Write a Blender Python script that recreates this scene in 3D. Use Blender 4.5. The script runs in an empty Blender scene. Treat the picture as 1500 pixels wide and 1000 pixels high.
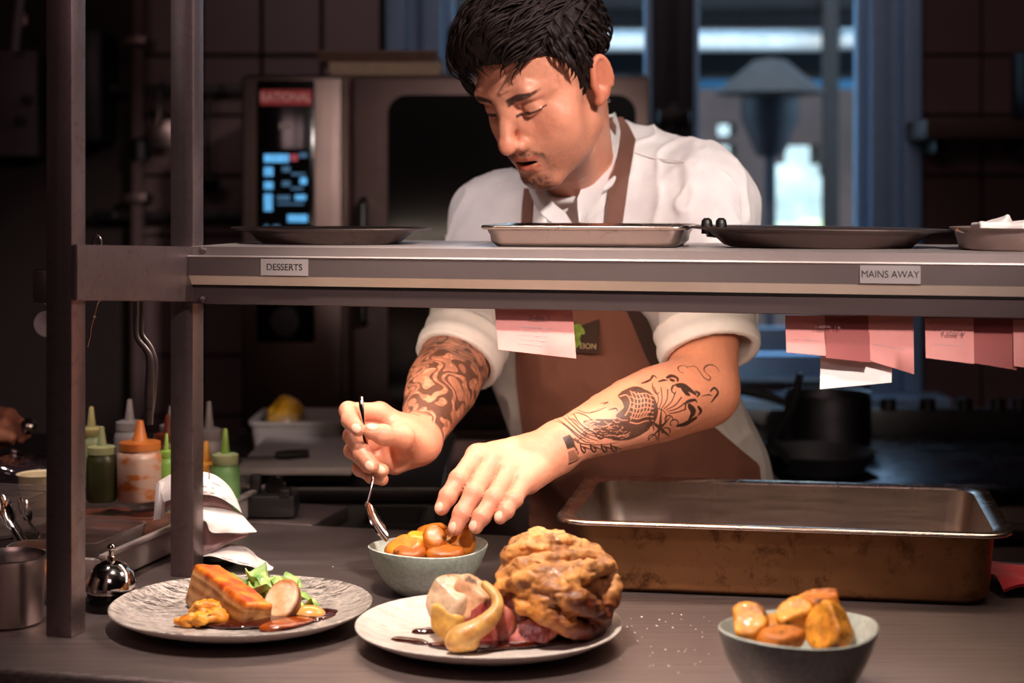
import bpy, bmesh, math, random
import numpy as np
from mathutils import Vector, Matrix
random.seed(7); RNG = np.random.default_rng(7)
PI = math.pi
SC = bpy.context.scene
COL = SC.collection
CAMZ = 1.37
# ---------------------------------------------------------------- camera, world, lights, exposure
cam_d = bpy.data.cameras.new('camera'); cam = bpy.data.objects.new('camera', cam_d); COL.objects.link(cam)
cam.location = (0, 0, CAMZ); cam.rotation_euler = (PI/2, 0, 0)
cam_d.sensor_width = 36; cam_d.lens = 60; cam_d.shift_y = -220/1500
cam_d.clip_start = .05; cam_d.clip_end = 200
cam_d.dof.use_dof = True; cam_d.dof.focus_distance = 2.0; cam_d.dof.aperture_fstop = 3.8
SC.camera = cam
SC.view_settings.view_transform = 'Standard'; SC.view_settings.look = 'None'
SC.view_settings.gamma = 1; SC.view_settings.use_curve_mapping = False
SC.view_settings.exposure = 0.55
SC.cycles.use_denoising = True
SC.cycles.max_bounces = 8
SC.cycles.sample_clamp_indirect = 4.0
W = bpy.data.worlds.new('world'); SC.world = W; W.use_nodes = True
_b = W.node_tree.nodes['Background']; _b.inputs[0].default_value = (.46, .72, 1, 1); _b.inputs[1].default_value = 2.1

def lamp(name, kind, loc, energy, color, size=.1, aim=None, size_y=None, spot=None, blend=.5):
    d = bpy.data.lights.new(name, kind); o = bpy.data.objects.new(name, d); COL.objects.link(o)
    o.location = loc; d.energy = energy; d.color = color
    if kind == 'AREA':
        d.size = size
        if size_y: d.shape = 'RECTANGLE'; d.size_y = size_y
    else:
        d.shadow_soft_size = size
    if kind == 'SPOT':
        d.spot_size = spot or 1.2; d.spot_blend = blend
    if aim is not None:
        v = Vector(aim) - Vector(loc); o.rotation_euler = v.to_track_quat('-Z', 'Y').to_euler()
    return o
# ceiling spot in front of the pass, right of the camera (chef, shelf front)
lamp('ceiling_spot_front', 'SPOT', (.72, .50, 2.3), 165, (1, .87, .80), .06, aim=(.14, 2.3, 1.36), spot=.66, blend=.7)
# ceiling spot over the front of the pass, on the left (plates, bowls, hands)
lamp('ceiling_spot_pass', 'SPOT', (-.20, 1.48, 2.2), 84, (1, .85, .73), .04, aim=(-.02, 1.80, .93), spot=.84, blend=.7)
# added narrow fill spots, no seen source: his right shoulder, the left prep corner
lamp('fill_spot_shoulder', 'SPOT', (-.75, 1.0, 2.35), 60, (1, .88, .84), .05, aim=(-.10, 2.5, 1.28), spot=.24, blend=.8)
lamp('fill_spot_corner', 'SPOT', (-.75, 2.05, 2.4), 42, (1, .82, .76), .05, aim=(-.52, 2.2, .95), spot=.50, blend=.7)
# added fill spot, level with the gantry, to brighten the posts' right faces
lamp('fill_spot_posts', 'SPOT', (.95, 1.86, 2.35), 62, (1, .84, .80), .05, aim=(-.42, 1.9, 1.35), spot=.62, blend=.6)
# added weak fill panels, no seen source: reddish ambient and rear wall
lamp('fill_panel', 'AREA', (-.6, -.3, 2.55), 7, (1, .64, .65), 1.2, aim=(-.3, 3.2, .9), size_y=.6)
lamp('fill_panel_rear', 'AREA', (.5, 3.4, 2.6), 1.8, (1, .70, .70), 1.0, aim=(.1, 4.4, 1.0), size_y=.5)
# sun over the roof of the building, outside only
lamp('sun', 'SUN', (0, 6, 8), 4.2, (1, .95, .86), .02, aim=(.9, 9.5, 0))

# ---------------------------------------------------------------- helpers
def hexc(h):
    h = h.lstrip('#'); v = [int(h[i:i+2], 16)/255 for i in (0, 2, 4)]
    return tuple((x/12.92 if x <= .04045 else ((x+.055)/1.055)**2.4) for x in v) + (1,)
def P(px, py, d): return Vector(((px-750)/2500*d, d, CAMZ-(py-280)/2500*d))
def PA(px, py, d): return np.array(P(px, py, d))

class G:                                   # tiny node-graph helper
    def __init__(s, m): s.m = m; s.t = m.node_tree; s.n = s.t.nodes; s.l = s.t.links
    def add(s, typ, ins=None, **kw):
        nd = s.n.new(typ)
        for k, v in kw.items(): setattr(nd, k, v)
        for k, v in (ins or {}).items():
            if isinstance(v, bpy.types.NodeSocket): s.l.new(v, nd.inputs[k])
            else: nd.inputs[k].default_value = v
        return nd
    def coord(s, which='Object', scale=(1, 1, 1), rot=(0, 0, 0)):
        t = s.add('ShaderNodeTexCoord')
        return s.add('ShaderNodeMapping', {0: t.outputs[which], 'Scale': scale, 'Rotation': rot}).outputs[0]
    def noise(s, vec, scale, detail=4, rough=.55, dist=0):
        return s.add('ShaderNodeTexNoise', {'Vector': vec, 'Scale': scale, 'Detail': detail, 'Roughness': rough, 'Distortion': dist}).outputs[0]
    def ramp(s, fac, stops, interp='LINEAR'):
        r = s.add('ShaderNodeValToRGB', {0: fac}); cr = r.color_ramp; cr.interpolation = interp
        while len(cr.elements) < len(stops): cr.elements.new(.5)
        for e, (p, c) in zip(cr.elements, stops):
            e.position = p; e.color = c if isinstance(c, tuple) else (c, c, c, 1)
        return r.outputs[0]
    def math(s, op, a, b=0, clamp=False): return s.add('ShaderNodeMath', {0: a, 1: b}, operation=op, use_clamp=clamp).outputs[0]
    def mix(s, fac, a, b, blend='MIX'):
        n = s.add('ShaderNodeMix', data_type='RGBA', blend_type=blend)
        for i, v in ((0, fac), (6, a), (7, b)):
            if isinstance(v, bpy.types.NodeSocket): s.l.new(v, n.inputs[i])
            else: n.inputs[i].default_value = v
        return n.outputs[2]
    def bump(s, h, strength=.2, dist=.001): return s.add('ShaderNodeBump', {'Height': h, 'Strength': strength, 'Distance': dist}).outputs[0]
def newmat(name):
    m = bpy.data.materials.new(name); m.use_nodes = True
    g = G(m); b = g.n['Principled BSDF']; return m, g, b
def setin(g, b, **kw):
    for k, v in kw.items():
        k = {'color': 'Base Color', 'rough': 'Roughness', 'metal': 'Metallic', 'normal': 'Normal', 'trans': 'Transmission Weight', 'sss': 'Subsurface Weight',
             'coat': 'Coat Weight', 'spec': 'Specular IOR Level', 'ior': 'IOR', 'alpha': 'Alpha', 'emit': 'Emission Color', 'emits': 'Emission Strength',
             'sssr': 'Subsurface Radius', 'ssss': 'Subsurface Scale', 'sheen': 'Sheen Weight', 'aniso': 'Anisotropic', 'coatr': 'Coat Roughness'}[k]
        if isinstance(v, bpy.types.NodeSocket): g.l.new(v, b.inputs[k])
        else: b.inputs[k].default_value = v
def simple(name, col, rough=.5, metal=0, var=.12, nscale=30, bump=0, bscale=200, **kw):
    """procedural principled material: a colour with slight noise variation and fine relief"""
    m, g, b = newmat(name); c = hexc(col) if isinstance(col, str) else col
    v = g.coord()
    n = g.noise(v, nscale)
    lo = tuple(x*(1-var) for x in c[:3])+(1,); hi = tuple(min(1, x*(1+var)) for x in c[:3])+(1,)
    setin(g, b, color=g.ramp(n, [(.3, lo), (.7, hi)]), rough=rough, metal=metal, **kw)
    if bump: setin(g, b, normal=g.bump(g.noise(v, bscale), bump, .001))
    return m
def steel(name, col='#b9b2ad', rough=.3, scale=(1, 1, 1), nscale=8, streak=(2, 300, 300), var=.25, stain=None, bump=.05, metal=1.0):
    """brushed steel: streak noise in roughness and relief, optional baked-on stains"""
    m, g, b = newmat(name); c = hexc(col)
    v = g.coord(scale=streak); st = g.noise(v, 1.0, 5, .7)
    bl = g.noise(g.coord(), nscale, 5, .6)
    colr = g.mix(g.ramp(bl, [(.35, 0.), (.7, 1.)]), c, tuple(x*(1-var) for x in c[:3])+(1,))
    rg = g.math('ADD', g.math('MULTIPLY', st, .25), rough-.12)
    if stain:
        sc, amt, scol = stain
        s1 = g.noise(g.coord(), sc, 8, .75, .4); f = g.ramp(s1, [(.53, 0.), (.66, 1.)])
        f = g.math('MULTIPLY', f, amt); colr = g.mix(f, colr, hexc(scol))
        rg = g.math('ADD', rg, g.math('MULTIPLY', f, .2))
    setin(g, b, color=colr, rough=rg, metal=metal, normal=g.bump(st, bump, .0005))
    return m

def link(name, me, mats=None, parent=None, smooth=True):
    o = bpy.data.objects.new(name, me); COL.objects.link(o)
    if mats is not None:
        for m in (mats if isinstance(mats, (list, tuple)) else [mats]): me.materials.append(m)
    if smooth: me.polygons.foreach_set('use_smooth', [True]*len(me.polygons))
    if parent is not None: adopt(o, parent)
    return o
def adopt(o, parent):
    o.parent = parent
    bpy_loc = parent.get('_w')
    o.matrix_parent_inverse = WORLD[parent.name].inverted() if parent.name in WORLD else Matrix()
    return o
WORLD = {}
def empty(name, loc=(0, 0, 0), rotz=0):
    o = bpy.data.objects.new(name, None); COL.objects.link(o); o.location = loc; o.rotation_euler = (0, 0, rotz)
    o.empty_display_size = .05
    WORLD[o.name] = Matrix.Translation(Vector(loc)) @ Matrix.Rotation(rotz, 4, 'Z')
    return o
def tag(o, label=None, cat=None, group=None, kind=None):
    if label: o['label'] = label
    if cat: o['category'] = cat
    if group: o['group'] = group
    if kind: o['kind'] = kind
    return o
def pydata(name, v, f, mats=None, parent=None, smooth=True):
    me = bpy.data.meshes.new(name); me.from_pydata([tuple(map(float, x)) for x in v], [], [tuple(int(i) for i in q) for q in f]); me.update()
    return link(name, me, mats, parent, smooth)
def sharp(o, ang=35):
    o.data.set_sharp_from_angle(angle=math.radians(ang)) if hasattr(o.data, 'set_sharp_from_angle') else None
    return o
def bm_obj(name, bm, mats=None, parent=None, smooth=True, auto=35):
    bmesh.ops.recalc_face_normals(bm, faces=bm.faces)
    me = bpy.data.meshes.new(name); bm.to_mesh(me); bm.free()
    o = link(name, me, mats, parent, smooth)
    if smooth and auto: sharp(o, auto)
    return o
def bm_box(bm, c, h, M=None, bev=0, seg=2):
    """box centred c, half sizes h, optional 3x3/4x4 matrix M"""
    b2 = bmesh.new(); bmesh.ops.create_cube(b2, size=2)
    bmesh.ops.scale(b2, vec=h, verts=b2.verts)
    if bev: bmesh.ops.bevel(b2, geom=list(b2.edges), offset=bev, segments=seg, profile=.5, affect='EDGES')
    T = Matrix.Translation(Vector(c)) @ (M.to_4x4() if M is not None else Matrix())
    b2.transform(T); me = bpy.data.meshes.new('t'); b2.to_mesh(me); b2.free(); bm.from_mesh(me); bpy.data.meshes.remove(me)
    return bm
def box(name, c, h, mats, parent=None, M=None, bev=.002, seg=2):
    return bm_obj(name, bm_box(bmesh.new(), c, h, M, bev, seg), mats, parent)
def loft(rings, closed=True, cap0=False, cap1=False):
    v, f = [], []; n = len(rings[0])
    for r in rings: v.extend(r)
    for i in range(len(rings)-1):
        for j in range(n if closed else n-1):
            a, b = i*n+j, i*n+(j+1) % n
            f.append((a, b, b+n, a+n))
    if cap0: f.append(tuple(range(n-1, -1, -1)))
    if cap1: f.append(tuple((len(rings)-1)*n+j for j in range(n)))
    return v, f
def lathe(name, prof, mats, parent=None, n=48, loc=(0, 0, 0), M=None, wob=None, auto=40):
    rings = []
    for r, z in prof:
        ring = []
        for j in range(n):
            a = 2*PI*j/n; rr = r
            dz = 0
            if wob: rr, dz = wob(r, z, a)
            p = Vector((rr*math.cos(a), rr*math.sin(a), z+dz))
            if M is not None: p = M @ p
            ring.append(tuple(p+Vector(loc)))
        rings.append(ring)
    v, f = loft(rings, True, False, False)
    bm = bmesh.new(); bv = [bm.verts.new(p) for p in v]
    for q in f:
        try: bm.faces.new([bv[i] for i in q])
        except ValueError: pass
    bmesh.ops.remove_doubles(bm, verts=bm.verts, dist=1e-6); bmesh.ops.dissolve_degenerate(bm, edges=bm.edges, dist=1e-7)
    return bm_obj(name, bm, mats, parent, auto=auto)
def spline(pts, n):
    """Catmull-Rom resample"""
    p = np.asarray(pts, float); m = len(p)
    if m == 2: return np.array([p[0]+(p[1]-p[0])*t for t in np.linspace(0, 1, n)])
    e = np.vstack([2*p[0]-p[1], p, 2*p[-1]-p[-2]]); out = []
    for t in np.linspace(0, m-1-1e-9, n):
        i = int(t); u = t-i; a, b, c, d = e[i], e[i+1], e[i+2], e[i+3]
        out.append(.5*((2*b)+(-a+c)*u+(2*a-5*b+4*c-d)*u*u+(-a+3*b-3*c+d)*u**3))
    return np.array(out)
def tube_vf(path, radii, n=10, flat=None, up=(0, 0, 1)):
    """swept tube; radii scalar/list; flat=(a,b) section scale per point list or tuple"""
    p = np.asarray(path, float); m = len(p)
    r = np.full(m, radii) if np.isscalar(radii) else np.asarray(radii, float)
    t = np.gradient(p, axis=0); t /= np.linalg.norm(t, axis=1)[:, None]+1e-12
    u = np.array(up, float); rings = []; prev = None
    for i in range(m):
        a = u-t[i]*np.dot(u, t[i]) if prev is None else prev-t[i]*np.dot(prev, t[i])
        if np.linalg.norm(a) < 1e-6: a = np.cross(t[i], [1, 0, .3])
        a /= np.linalg.norm(a); prev = a; b = np.cross(t[i], a)
        fl = (1, 1) if flat is None else (flat[i] if isinstance(flat, list) else flat)
        rings.append([tuple(p[i]+r[i]*(fl[0]*a*math.cos(w)+fl[1]*b*math.sin(w))) for w in np.linspace(0, 2*PI, n, endpoint=False)])
    return loft(rings, True, True, True)
def tube(name, path, radii, mats, parent=None, n=10, flat=None, up=(0, 0, 1), auto=50):
    v, f = tube_vf(path, radii, n, flat, up)
    bm = bmesh.new(); bv = [bm.verts.new(x) for x in v]
    for q in f: bm.faces.new([bv[i] for i in q])
    return bm_obj(name, bm, mats, parent, auto=auto)
def join_vf(lst):
    V, F = [], []
    for v, f in lst:
        k = len(V); V.extend(v); F.extend([tuple(i+k for i in q) for q in f])
    return V, F
def sheet(name, grid, th, mats, parent=None):
    """thin solid sheet from a grid of points"""
    g = np.asarray(grid, float); a, b = g.shape[:2]
    du = np.gradient(g, axis=0); dv = np.gradient(g, axis=1); nn = np.cross(du, dv); nn /= np.linalg.norm(nn, axis=2)[:, :, None]+1e-12
    top = (g+nn*th/2).reshape(-1, 3); bot = (g-nn*th/2).reshape(-1, 3); k = a*b
    f = []
    idx = lambda i, j: i*b+j
    for i in range(a-1):
        for j in range(b-1):
            f.append((idx(i, j), idx(i+1, j), idx(i+1, j+1), idx(i, j+1)))
            f.append((k+idx(i, j), k+idx(i, j+1), k+idx(i+1, j+1), k+idx(i+1, j)))
    border = [(i, 0) for i in range(a)]+[(a-1, j) for j in range(1, b)]+[(i, b-1) for i in range(a-2, -1, -1)]+[(0, j) for j in range(b-2, 0, -1)]
    for q in range(len(border)):
        x, y = idx(*border[q]), idx(*border[(q+1) % len(border)])
        f.append((y, x, k+x, k+y))
    o = pydata(name, np.vstack([top, bot]), f, mats, parent)
    return sharp(o, 60)
_TXT = {}
def text_obj(name, s, size, loc, M, mats, parent, depth=.0003, bold=False, sx=1.0):
    c = bpy.data.curves.new(name, 'FONT'); c.body = s; c.size = size; c.align_x = 'CENTER'; c.align_y = 'CENTER'; c.extrude = depth
    t = bpy.data.objects.new(name, c); COL.objects.link(t)
    bpy.context.view_layer.update()
    me = bpy.data.meshes.new_from_object(t.evaluated_get(bpy.context.evaluated_depsgraph_get()))
    bpy.data.objects.remove(t)
    me.transform(Matrix.Translation(Vector(loc)) @ M.to_4x4() @ Matrix.Diagonal((sx, 1, 1, 1)))
    return link(name, me, mats, parent, smooth=False)

# ---------------------------------------------------------------- numpy noise
def _h(i, j, k, s):
    n = (i*374761393 + j*668265263 + k*1274126177 + s*974711) & 0xffffffff
    n = ((n ^ (n >> 13))*1274126177) & 0xffffffff
    n = ((n ^ (n >> 16))*2246822519) & 0xffffffff
    return ((n ^ (n >> 15)) & 0xffffff).astype(np.float64)/0xffffff
def vnoise(p, s=0):
    p = np.asarray(p, float); i = np.floor(p).astype(np.int64); f = p-i; f = f*f*f*(f*(f*6-15)+10)
    out = 0
    for dx in (0, 1):
        for dy in (0, 1):
            for dz in (0, 1):
                w = (f[:, 0] if dx else 1-f[:, 0])*(f[:, 1] if dy else 1-f[:, 1])*(f[:, 2] if dz else 1-f[:, 2])
                out = out+w*_h(i[:, 0]+dx, i[:, 1]+dy, i[:, 2]+dz, s)
    return out*2-1
def fbm(p, scale, oct=4, s=0, rough=.5):
    p = np.asarray(p, float)*scale; a = 1; o = 0; t = 0
    for k in range(oct):
        o = o+a*vnoise(p, s+k*17); t += a; a *= rough; p = p*2.03+7.1
    return o/t

# ---------------------------------------------------------------- signed-distance modelling
class N:
    def __init__(s, f, lo, hi): s.f = f; s.lo = np.asarray(lo, float); s.hi = np.asarray(hi, float)
    def __call__(s, p): return s.f(p)
def ell(c, r, R=None):
    c = np.asarray(c, float); r = np.asarray(r, float); R = None if R is None else np.asarray(R, float)
    def f(p):
        q = p-c
        if R is not None: q = q @ R.T
        k0 = np.sqrt(((q/r)**2).sum(1)); k1 = np.sqrt(((q/r**2)**2).sum(1))
        return k0*(k0-1)/np.maximum(k1, 1e-9)
    e = r if R is None else np.sqrt(((R.T*r)**2).sum(1))
    return N(f, c-e, c+e)
def cap(a, b, ra, rb=None):
    a = np.asarray(a, float); b = np.asarray(b, float); rb = ra if rb is None else rb; d = b-a; L = max(float(d@d), 1e-12)
    def f(p):
        t = np.clip(((p-a)@d)/L, 0, 1)
        return np.sqrt((((p-a)-t[:, None]*d)**2).sum(1))-(ra+(rb-ra)*t)
    m = max(ra, rb); return N(f, np.minimum(a, b)-m, np.maximum(a, b)+m)
def rbox(c, h, R=None, r=.0):
    c = np.asarray(c, float); h = np.asarray(h, float); R = None if R is None else np.asarray(R, float)
    def f(p):
        q = p-c
        if R is not None: q = q @ R.T
        q = np.abs(q)-(h-r)
        return np.sqrt((np.maximum(q, 0)**2).sum(1))+np.minimum(q.max(1), 0)-r
    e = h if R is None else np.abs(R.T*h).sum(1)
    return N(f, c-e, c+e)
def _far(n, lo, hi):
    return float(np.sqrt((np.maximum(0, np.maximum(n.lo-hi, lo-n.hi))**2).sum()))
def smin(a, b, k):
    if k <= 0: return np.minimum(a, b)
    h = np.maximum(k-np.abs(a-b), 0)/k
    return np.minimum(a, b)-h*h*k*.25
def U(k, *ch):
    ch = [c for c in ch]
    def f(p):
        d = np.full(len(p), .12); lo = p.min(0); hi = p.max(0)
        for c in ch:
            kk = k
            if isinstance(c, tuple): c, kk = c
            if _far(c, lo, hi) > kk+.03: continue
            d = smin(d, c.f(p), kk)
        return d
    cc = [c[0] if isinstance(c, tuple) else c for c in ch]
    return N(f, np.min([c.lo for c in cc], 0), np.max([c.hi for c in cc], 0))
def SUB(k, a, *ch):
    def f(p):
        d = a.f(p); lo = p.min(0); hi = p.max(0)
        for c in ch:
            kk = k
            if isinstance(c, tuple): c, kk = c
            if _far(c, lo, hi) > kk+.03: continue
            d = -smin(-d, c.f(p), kk)
        return d
    return N(f, a.lo, a.hi)
def chain(pts, rad, k=0):
    return U(k, *[cap(pts[i], pts[i+1], rad[i], rad[i+1]) for i in range(len(pts)-1)])
def warp(a, fn, amp):
    """add displacement fn(p) (metres) to a field"""
    return N(lambda p: a.f(p)-fn(p), a.lo-amp, a.hi+amp)
def evalpts(node, p, chunk=20000):
    out = np.empty(len(p))
    for i in range(0, len(p), chunk): out[i:i+chunk] = node.f(p[i:i+chunk])
    return out
def surf(node, vox, pad=None, B=8):
    """surface nets on a sparsely evaluated grid -> verts, quads"""
    pad = vox*3 if pad is None else pad
    lo = node.lo-pad; nb = np.ceil((node.hi+pad-lo)/(vox*B)).astype(int)+1
    dims = nb*B
    bi = np.stack(np.meshgrid(*[np.arange(k) for k in nb], indexing='ij'), -1).reshape(-1, 3)
    # evaluate the block centres in slabs to keep culling effective
    cen = lo+(bi+.5)*(vox*B)
    key = (bi//4); order = np.lexsort((key[:, 2], key[:, 1], key[:, 0])); bi = bi[order]; cen = cen[order]; kk = key[order]
    ch = np.flatnonzero(np.any(np.diff(kk, axis=0) != 0, axis=1))+1
    st = np.concatenate([[0], ch, [len(bi)]])
    dc = np.empty(len(bi))
    for a, b in zip(st[:-1], st[1:]): dc[a:b] = node.f(cen[a:b])
    act = np.abs(dc) < vox*B*1.25
    F = np.empty(dims, np.float32)
    Fb = F.reshape(nb[0], B, nb[1], B, nb[2], B)
    tmp = np.where(dc > 0, 1., -1.).astype(np.float32); full = np.empty(tuple(nb), np.float32); full[bi[:, 0], bi[:, 1], bi[:, 2]] = tmp
    Fb[:] = full[:, None, :, None, :, None]
    off = np.stack(np.meshgrid(*[np.arange(B)]*3, indexing='ij'), -1).reshape(-1, 3)
    for a, b in zip(st[:-1], st[1:]):
        s = np.flatnonzero(act[a:b])+a
        if not len(s): continue
        for q in range(0, len(s), 40):
            ss = s[q:q+40]
            ij = (bi[ss][:, None, :]*B+off[None]).reshape(-1, 3)
            F[ij[:, 0], ij[:, 1], ij[:, 2]] = node.f(lo+ij*vox)
    S = F < 0
    C = S[:-1, :-1, :-1].astype(np.int8)
    for dx, dy, dz in ((1,0,0),(0,1,0),(0,0,1),(1,1,0),(1,0,1),(0,1,1),(1,1,1)):
        C = C+S[dx:dims[0]-1+dx, dy:dims[1]-1+dy, dz:dims[2]-1+dz]
    cells = np.argwhere((C > 0) & (C < 8))
    cid = np.full(np.array(dims)-1, -1, np.int32); cid[cells[:, 0], cells[:, 1], cells[:, 2]] = np.arange(len(cells))
    cor = [(0,0,0),(1,0,0),(0,1,0),(1,1,0),(0,0,1),(1,0,1),(0,1,1),(1,1,1)]
    val = np.stack([F[cells[:, 0]+a, cells[:, 1]+b, cells[:, 2]+c] for a, b, c in cor], 1).astype(float)
    acc = np.zeros((len(cells), 3)); cnt = np.zeros(len(cells))
    for e0, e1 in ((0,1),(2,3),(4,5),(6,7),(0,2),(1,3),(4,6),(5,7),(0,4),(1,5),(2,6),(3,7)):
        a, b = val[:, e0], val[:, e1]; x = (a < 0) != (b < 0)
        t = np.where(x, a/np.where(a == b, 1, a-b), 0)
        pa, pb = np.array(cor[e0], float), np.array(cor[e1], float)
        acc += np.where(x[:, None], pa+(pb-pa)*t[:, None], 0); cnt += x
    V = lo+(cells+acc/np.maximum(cnt, 1)[:, None])*vox
    Q = []
    for ax in range(3):
        s0 = [slice(None)]*3; s1 = [slice(None)]*3; s0[ax] = slice(0, -1); s1[ax] = slice(1, None)
        A, Bm = S[tuple(s0)], S[tuple(s1)]
        o1, o2 = [(1, 2), (2, 0), (0, 1)][ax]
        for inside_first in (True, False):
            E = np.argwhere((A & ~Bm) if inside_first else (~A & Bm))
            ok = (E[:, o1] > 0) & (E[:, o2] > 0) & (E[:, o1] < dims[o1]-1) & (E[:, o2] < dims[o2]-1); E = E[ok]
            def sh(d1, d2):
                q = E.copy(); q[:, o1] -= d1; q[:, o2] -= d2; return cid[q[:, 0], q[:, 1], q[:, 2]]
            quad = np.stack([sh(1, 1), sh(0, 1), sh(0, 0), sh(1, 0)], 1)
            Q.append(quad if inside_first else quad[:, ::-1])
    Q = np.concatenate(Q); Q = Q[(Q >= 0).all(1)]
    return V, Q
def project(node, V, it=2, h=3e-4, mx=1.5e-3):
    """Newton-project points on the zero set"""
    V = V.copy(); o = np.lexsort(((V[:, 2]*12).astype(int), (V[:, 1]*12).astype(int), (V[:, 0]*12).astype(int))); X = V[o]
    for _ in range(it):
        for i in range(0, len(X), 12000):
            p = X[i:i+12000]; d = node.f(p)
            g = np.stack([node.f(p+np.eye(3)[a]*h)-node.f(p-np.eye(3)[a]*h) for a in range(3)], 1)/(2*h)
            st = -d[:, None]*g/np.maximum((g*g).sum(1), .15)[:, None]
            L = np.linalg.norm(st, axis=1); st *= np.minimum(1, mx/np.maximum(L, 1e-12))[:, None]
            X[i:i+12000] = p+st
    V[o] = X; return V
def refine(V, Q, mask):
    """split the masked quads in four"""
    E = np.concatenate([Q[mask][:, [i, (i+1) % 4]] for i in range(4)]); E = np.sort(E, 1)
    u, inv = np.unique(E, axis=0, return_inverse=True); inv = inv.reshape(4, -1)
    n0 = len(V); mid = (V[u[:, 0]]+V[u[:, 1]])/2; n1 = n0+len(mid); q = Q[mask]
    ctr = V[q].mean(1); ci = n1+np.arange(len(q)); m = n0+inv
    new = np.concatenate([np.stack([q[:, i], m[i], ci, m[(i+3) % 4]], 1) for i in range(4)])
    return np.vstack([V, mid, ctr]), np.concatenate([Q[~mask], new]), np.arange(n0, n1+len(ctr))
def np_mesh(name, V, Q, mats=None, parent=None, cols=None, smooth=True):
    me = bpy.data.meshes.new(name); me.vertices.add(len(V)); me.vertices.foreach_set('co', np.asarray(V, np.float32).ravel())
    k = Q.shape[1]
    me.loops.add(Q.size); me.loops.foreach_set('vertex_index', np.asarray(Q, np.int32).ravel())
    me.polygons.add(len(Q)); me.polygons.foreach_set('loop_start', np.arange(0, Q.size, k, dtype=np.int32))
    me.update(calc_edges=True)
    if cols is not None:
        at = me.color_attributes.new('Col', 'FLOAT_COLOR', 'POINT')
        c4 = np.ones((len(V), 4), np.float32); c4[:, :3] = cols; at.data.foreach_set('color', c4.ravel())
    return link(name, me, mats, parent, smooth)
def sdf_obj(name, node, vox, mats, parent=None, colfn=None, proj=1):
    V, Q = surf(node, vox)
    if proj: V = project(node, V, proj, mx=vox*.6)
    return np_mesh(name, V, Q, mats, parent, None if colfn is None else colfn(V))
def frame(x=None, z=None):
    pass
# ================================================================ materials shared
M = {}
M['tile'] = simple('tile_glaze', '#6b5556', .32, var=.08, nscale=6)
M['grout'] = simple('grout', '#2c2020', .9)
M['plaster'] = simple('plaster', '#5a4746', .85, bump=.1)
M['floor'] = simple('floor_vinyl', '#4a3634', .6)
M['frame_paint_skytint'] = simple('window_paint_skytint', '#8fbade', .45, var=.05)  # frame paint with the blue of the skylight put into its colour
M['frame_dark'] = simple('window_gasket', '#1d2026', .6)
M['black'] = simple('black_plastic', '#0b0808', .45)
M['blackgloss'] = simple('black_gloss', '#070506', .12)
M['rubber'] = simple('rubber', '#100c0c', .8)
M['steel'] = steel('brushed_steel', '#b3a49f', .32)
M['steel_dark'] = steel('dull_steel', '#82706c', .42)
M['chrome'] = steel('chrome', '#d8d0cc', .1, var=.1, bump=.0)
M['white_pl'] = simple('white_plastic', '#cfc9c4', .45, var=.05)
def glassy(name, col, rough=.1, trans=1., ior=1.3, **k):
    m, g, b = newmat(name); n = g.noise(g.coord(), 25, 3)
    c = hexc(col); setin(g, b, color=g.ramp(n, [(.3, tuple(x*.9 for x in c[:3])+(1,)), (.7, c)]), rough=rough, trans=trans, ior=ior, **k); return m
M['pane'] = glassy('window_glass', '#eef4f6', .02, 1., 1.05)
M['clear'] = glassy('clear_plastic', '#e6dcd8', .12, .92, 1.25)
M['frosted'] = glassy('frosted_plastic', '#d8d2cc', .45, .6, 1.3)

# ================================================================ room shell
WD = 4.5
def struct(o): o['kind'] = 'structure'; return o
struct(box('floor', (0, 2.0, -.05), (3.2, 4.4, .05), M['floor'], bev=0))
struct(box('ceiling', (0, 1.2, 2.75), (3.2, 3.6, .05), M['plaster'], bev=0))
struct(box('wall_left', (-2.65, 1.2, 1.35), (.05, 3.4, 1.35), M['plaster'], bev=0))
struct(box('wall_right', (2.65, 1.2, 1.35), (.05, 3.4, 1.35), M['plaster'], bev=0))
struct(box('wall_front', (0, -2.15, 1.35), (2.6, .05, 1.35), M['plaster'], bev=0))
WX0, WX1, WZ0, WZ1 = -.335, 1.075, .86, 2.2
bm = bmesh.new()
for c, h in (((-1.5, WD+.1, 1.35), (1.165, .1, 1.35)), ((1.84, WD+.1, 1.35), (.765, .1, 1.35)),
             ((.37, WD+.1, .43), (.705, .1, .43)), ((.37, WD+.1, 2.45), (.705, .1, .25))):
    bm_box(bm, c, h)
wall_back = struct(bm_obj('wall_back', bm, M['grout']))
# wall tiles: one object each, sharing one mesh
T = .158
tile_me = None
for i in range(-11, 12):
    for j in range(0, 9):
        x = 1.079+.079+(i-2)*T; z = .70+j*T
        if abs(x) > 1.62: continue
        if WX0-T*.5 < x < WX1+T*.45 and z > WZ0-T*.6: continue
        if tile_me is None:
            bm = bm_box(bmesh.new(), (0, 0, 0), (T/2-.004, .006, T/2-.004), bev=.003, seg=1)
            o = bm_obj('tile', bm, M['tile'], wall_back); tile_me = o.data
        else:
            o = bpy.data.objects.new('tile', tile_me); COL.objects.link(o); o.parent = wall_back
        o.location = (x, WD-.004+random.uniform(-.0012, .0012), z)

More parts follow.
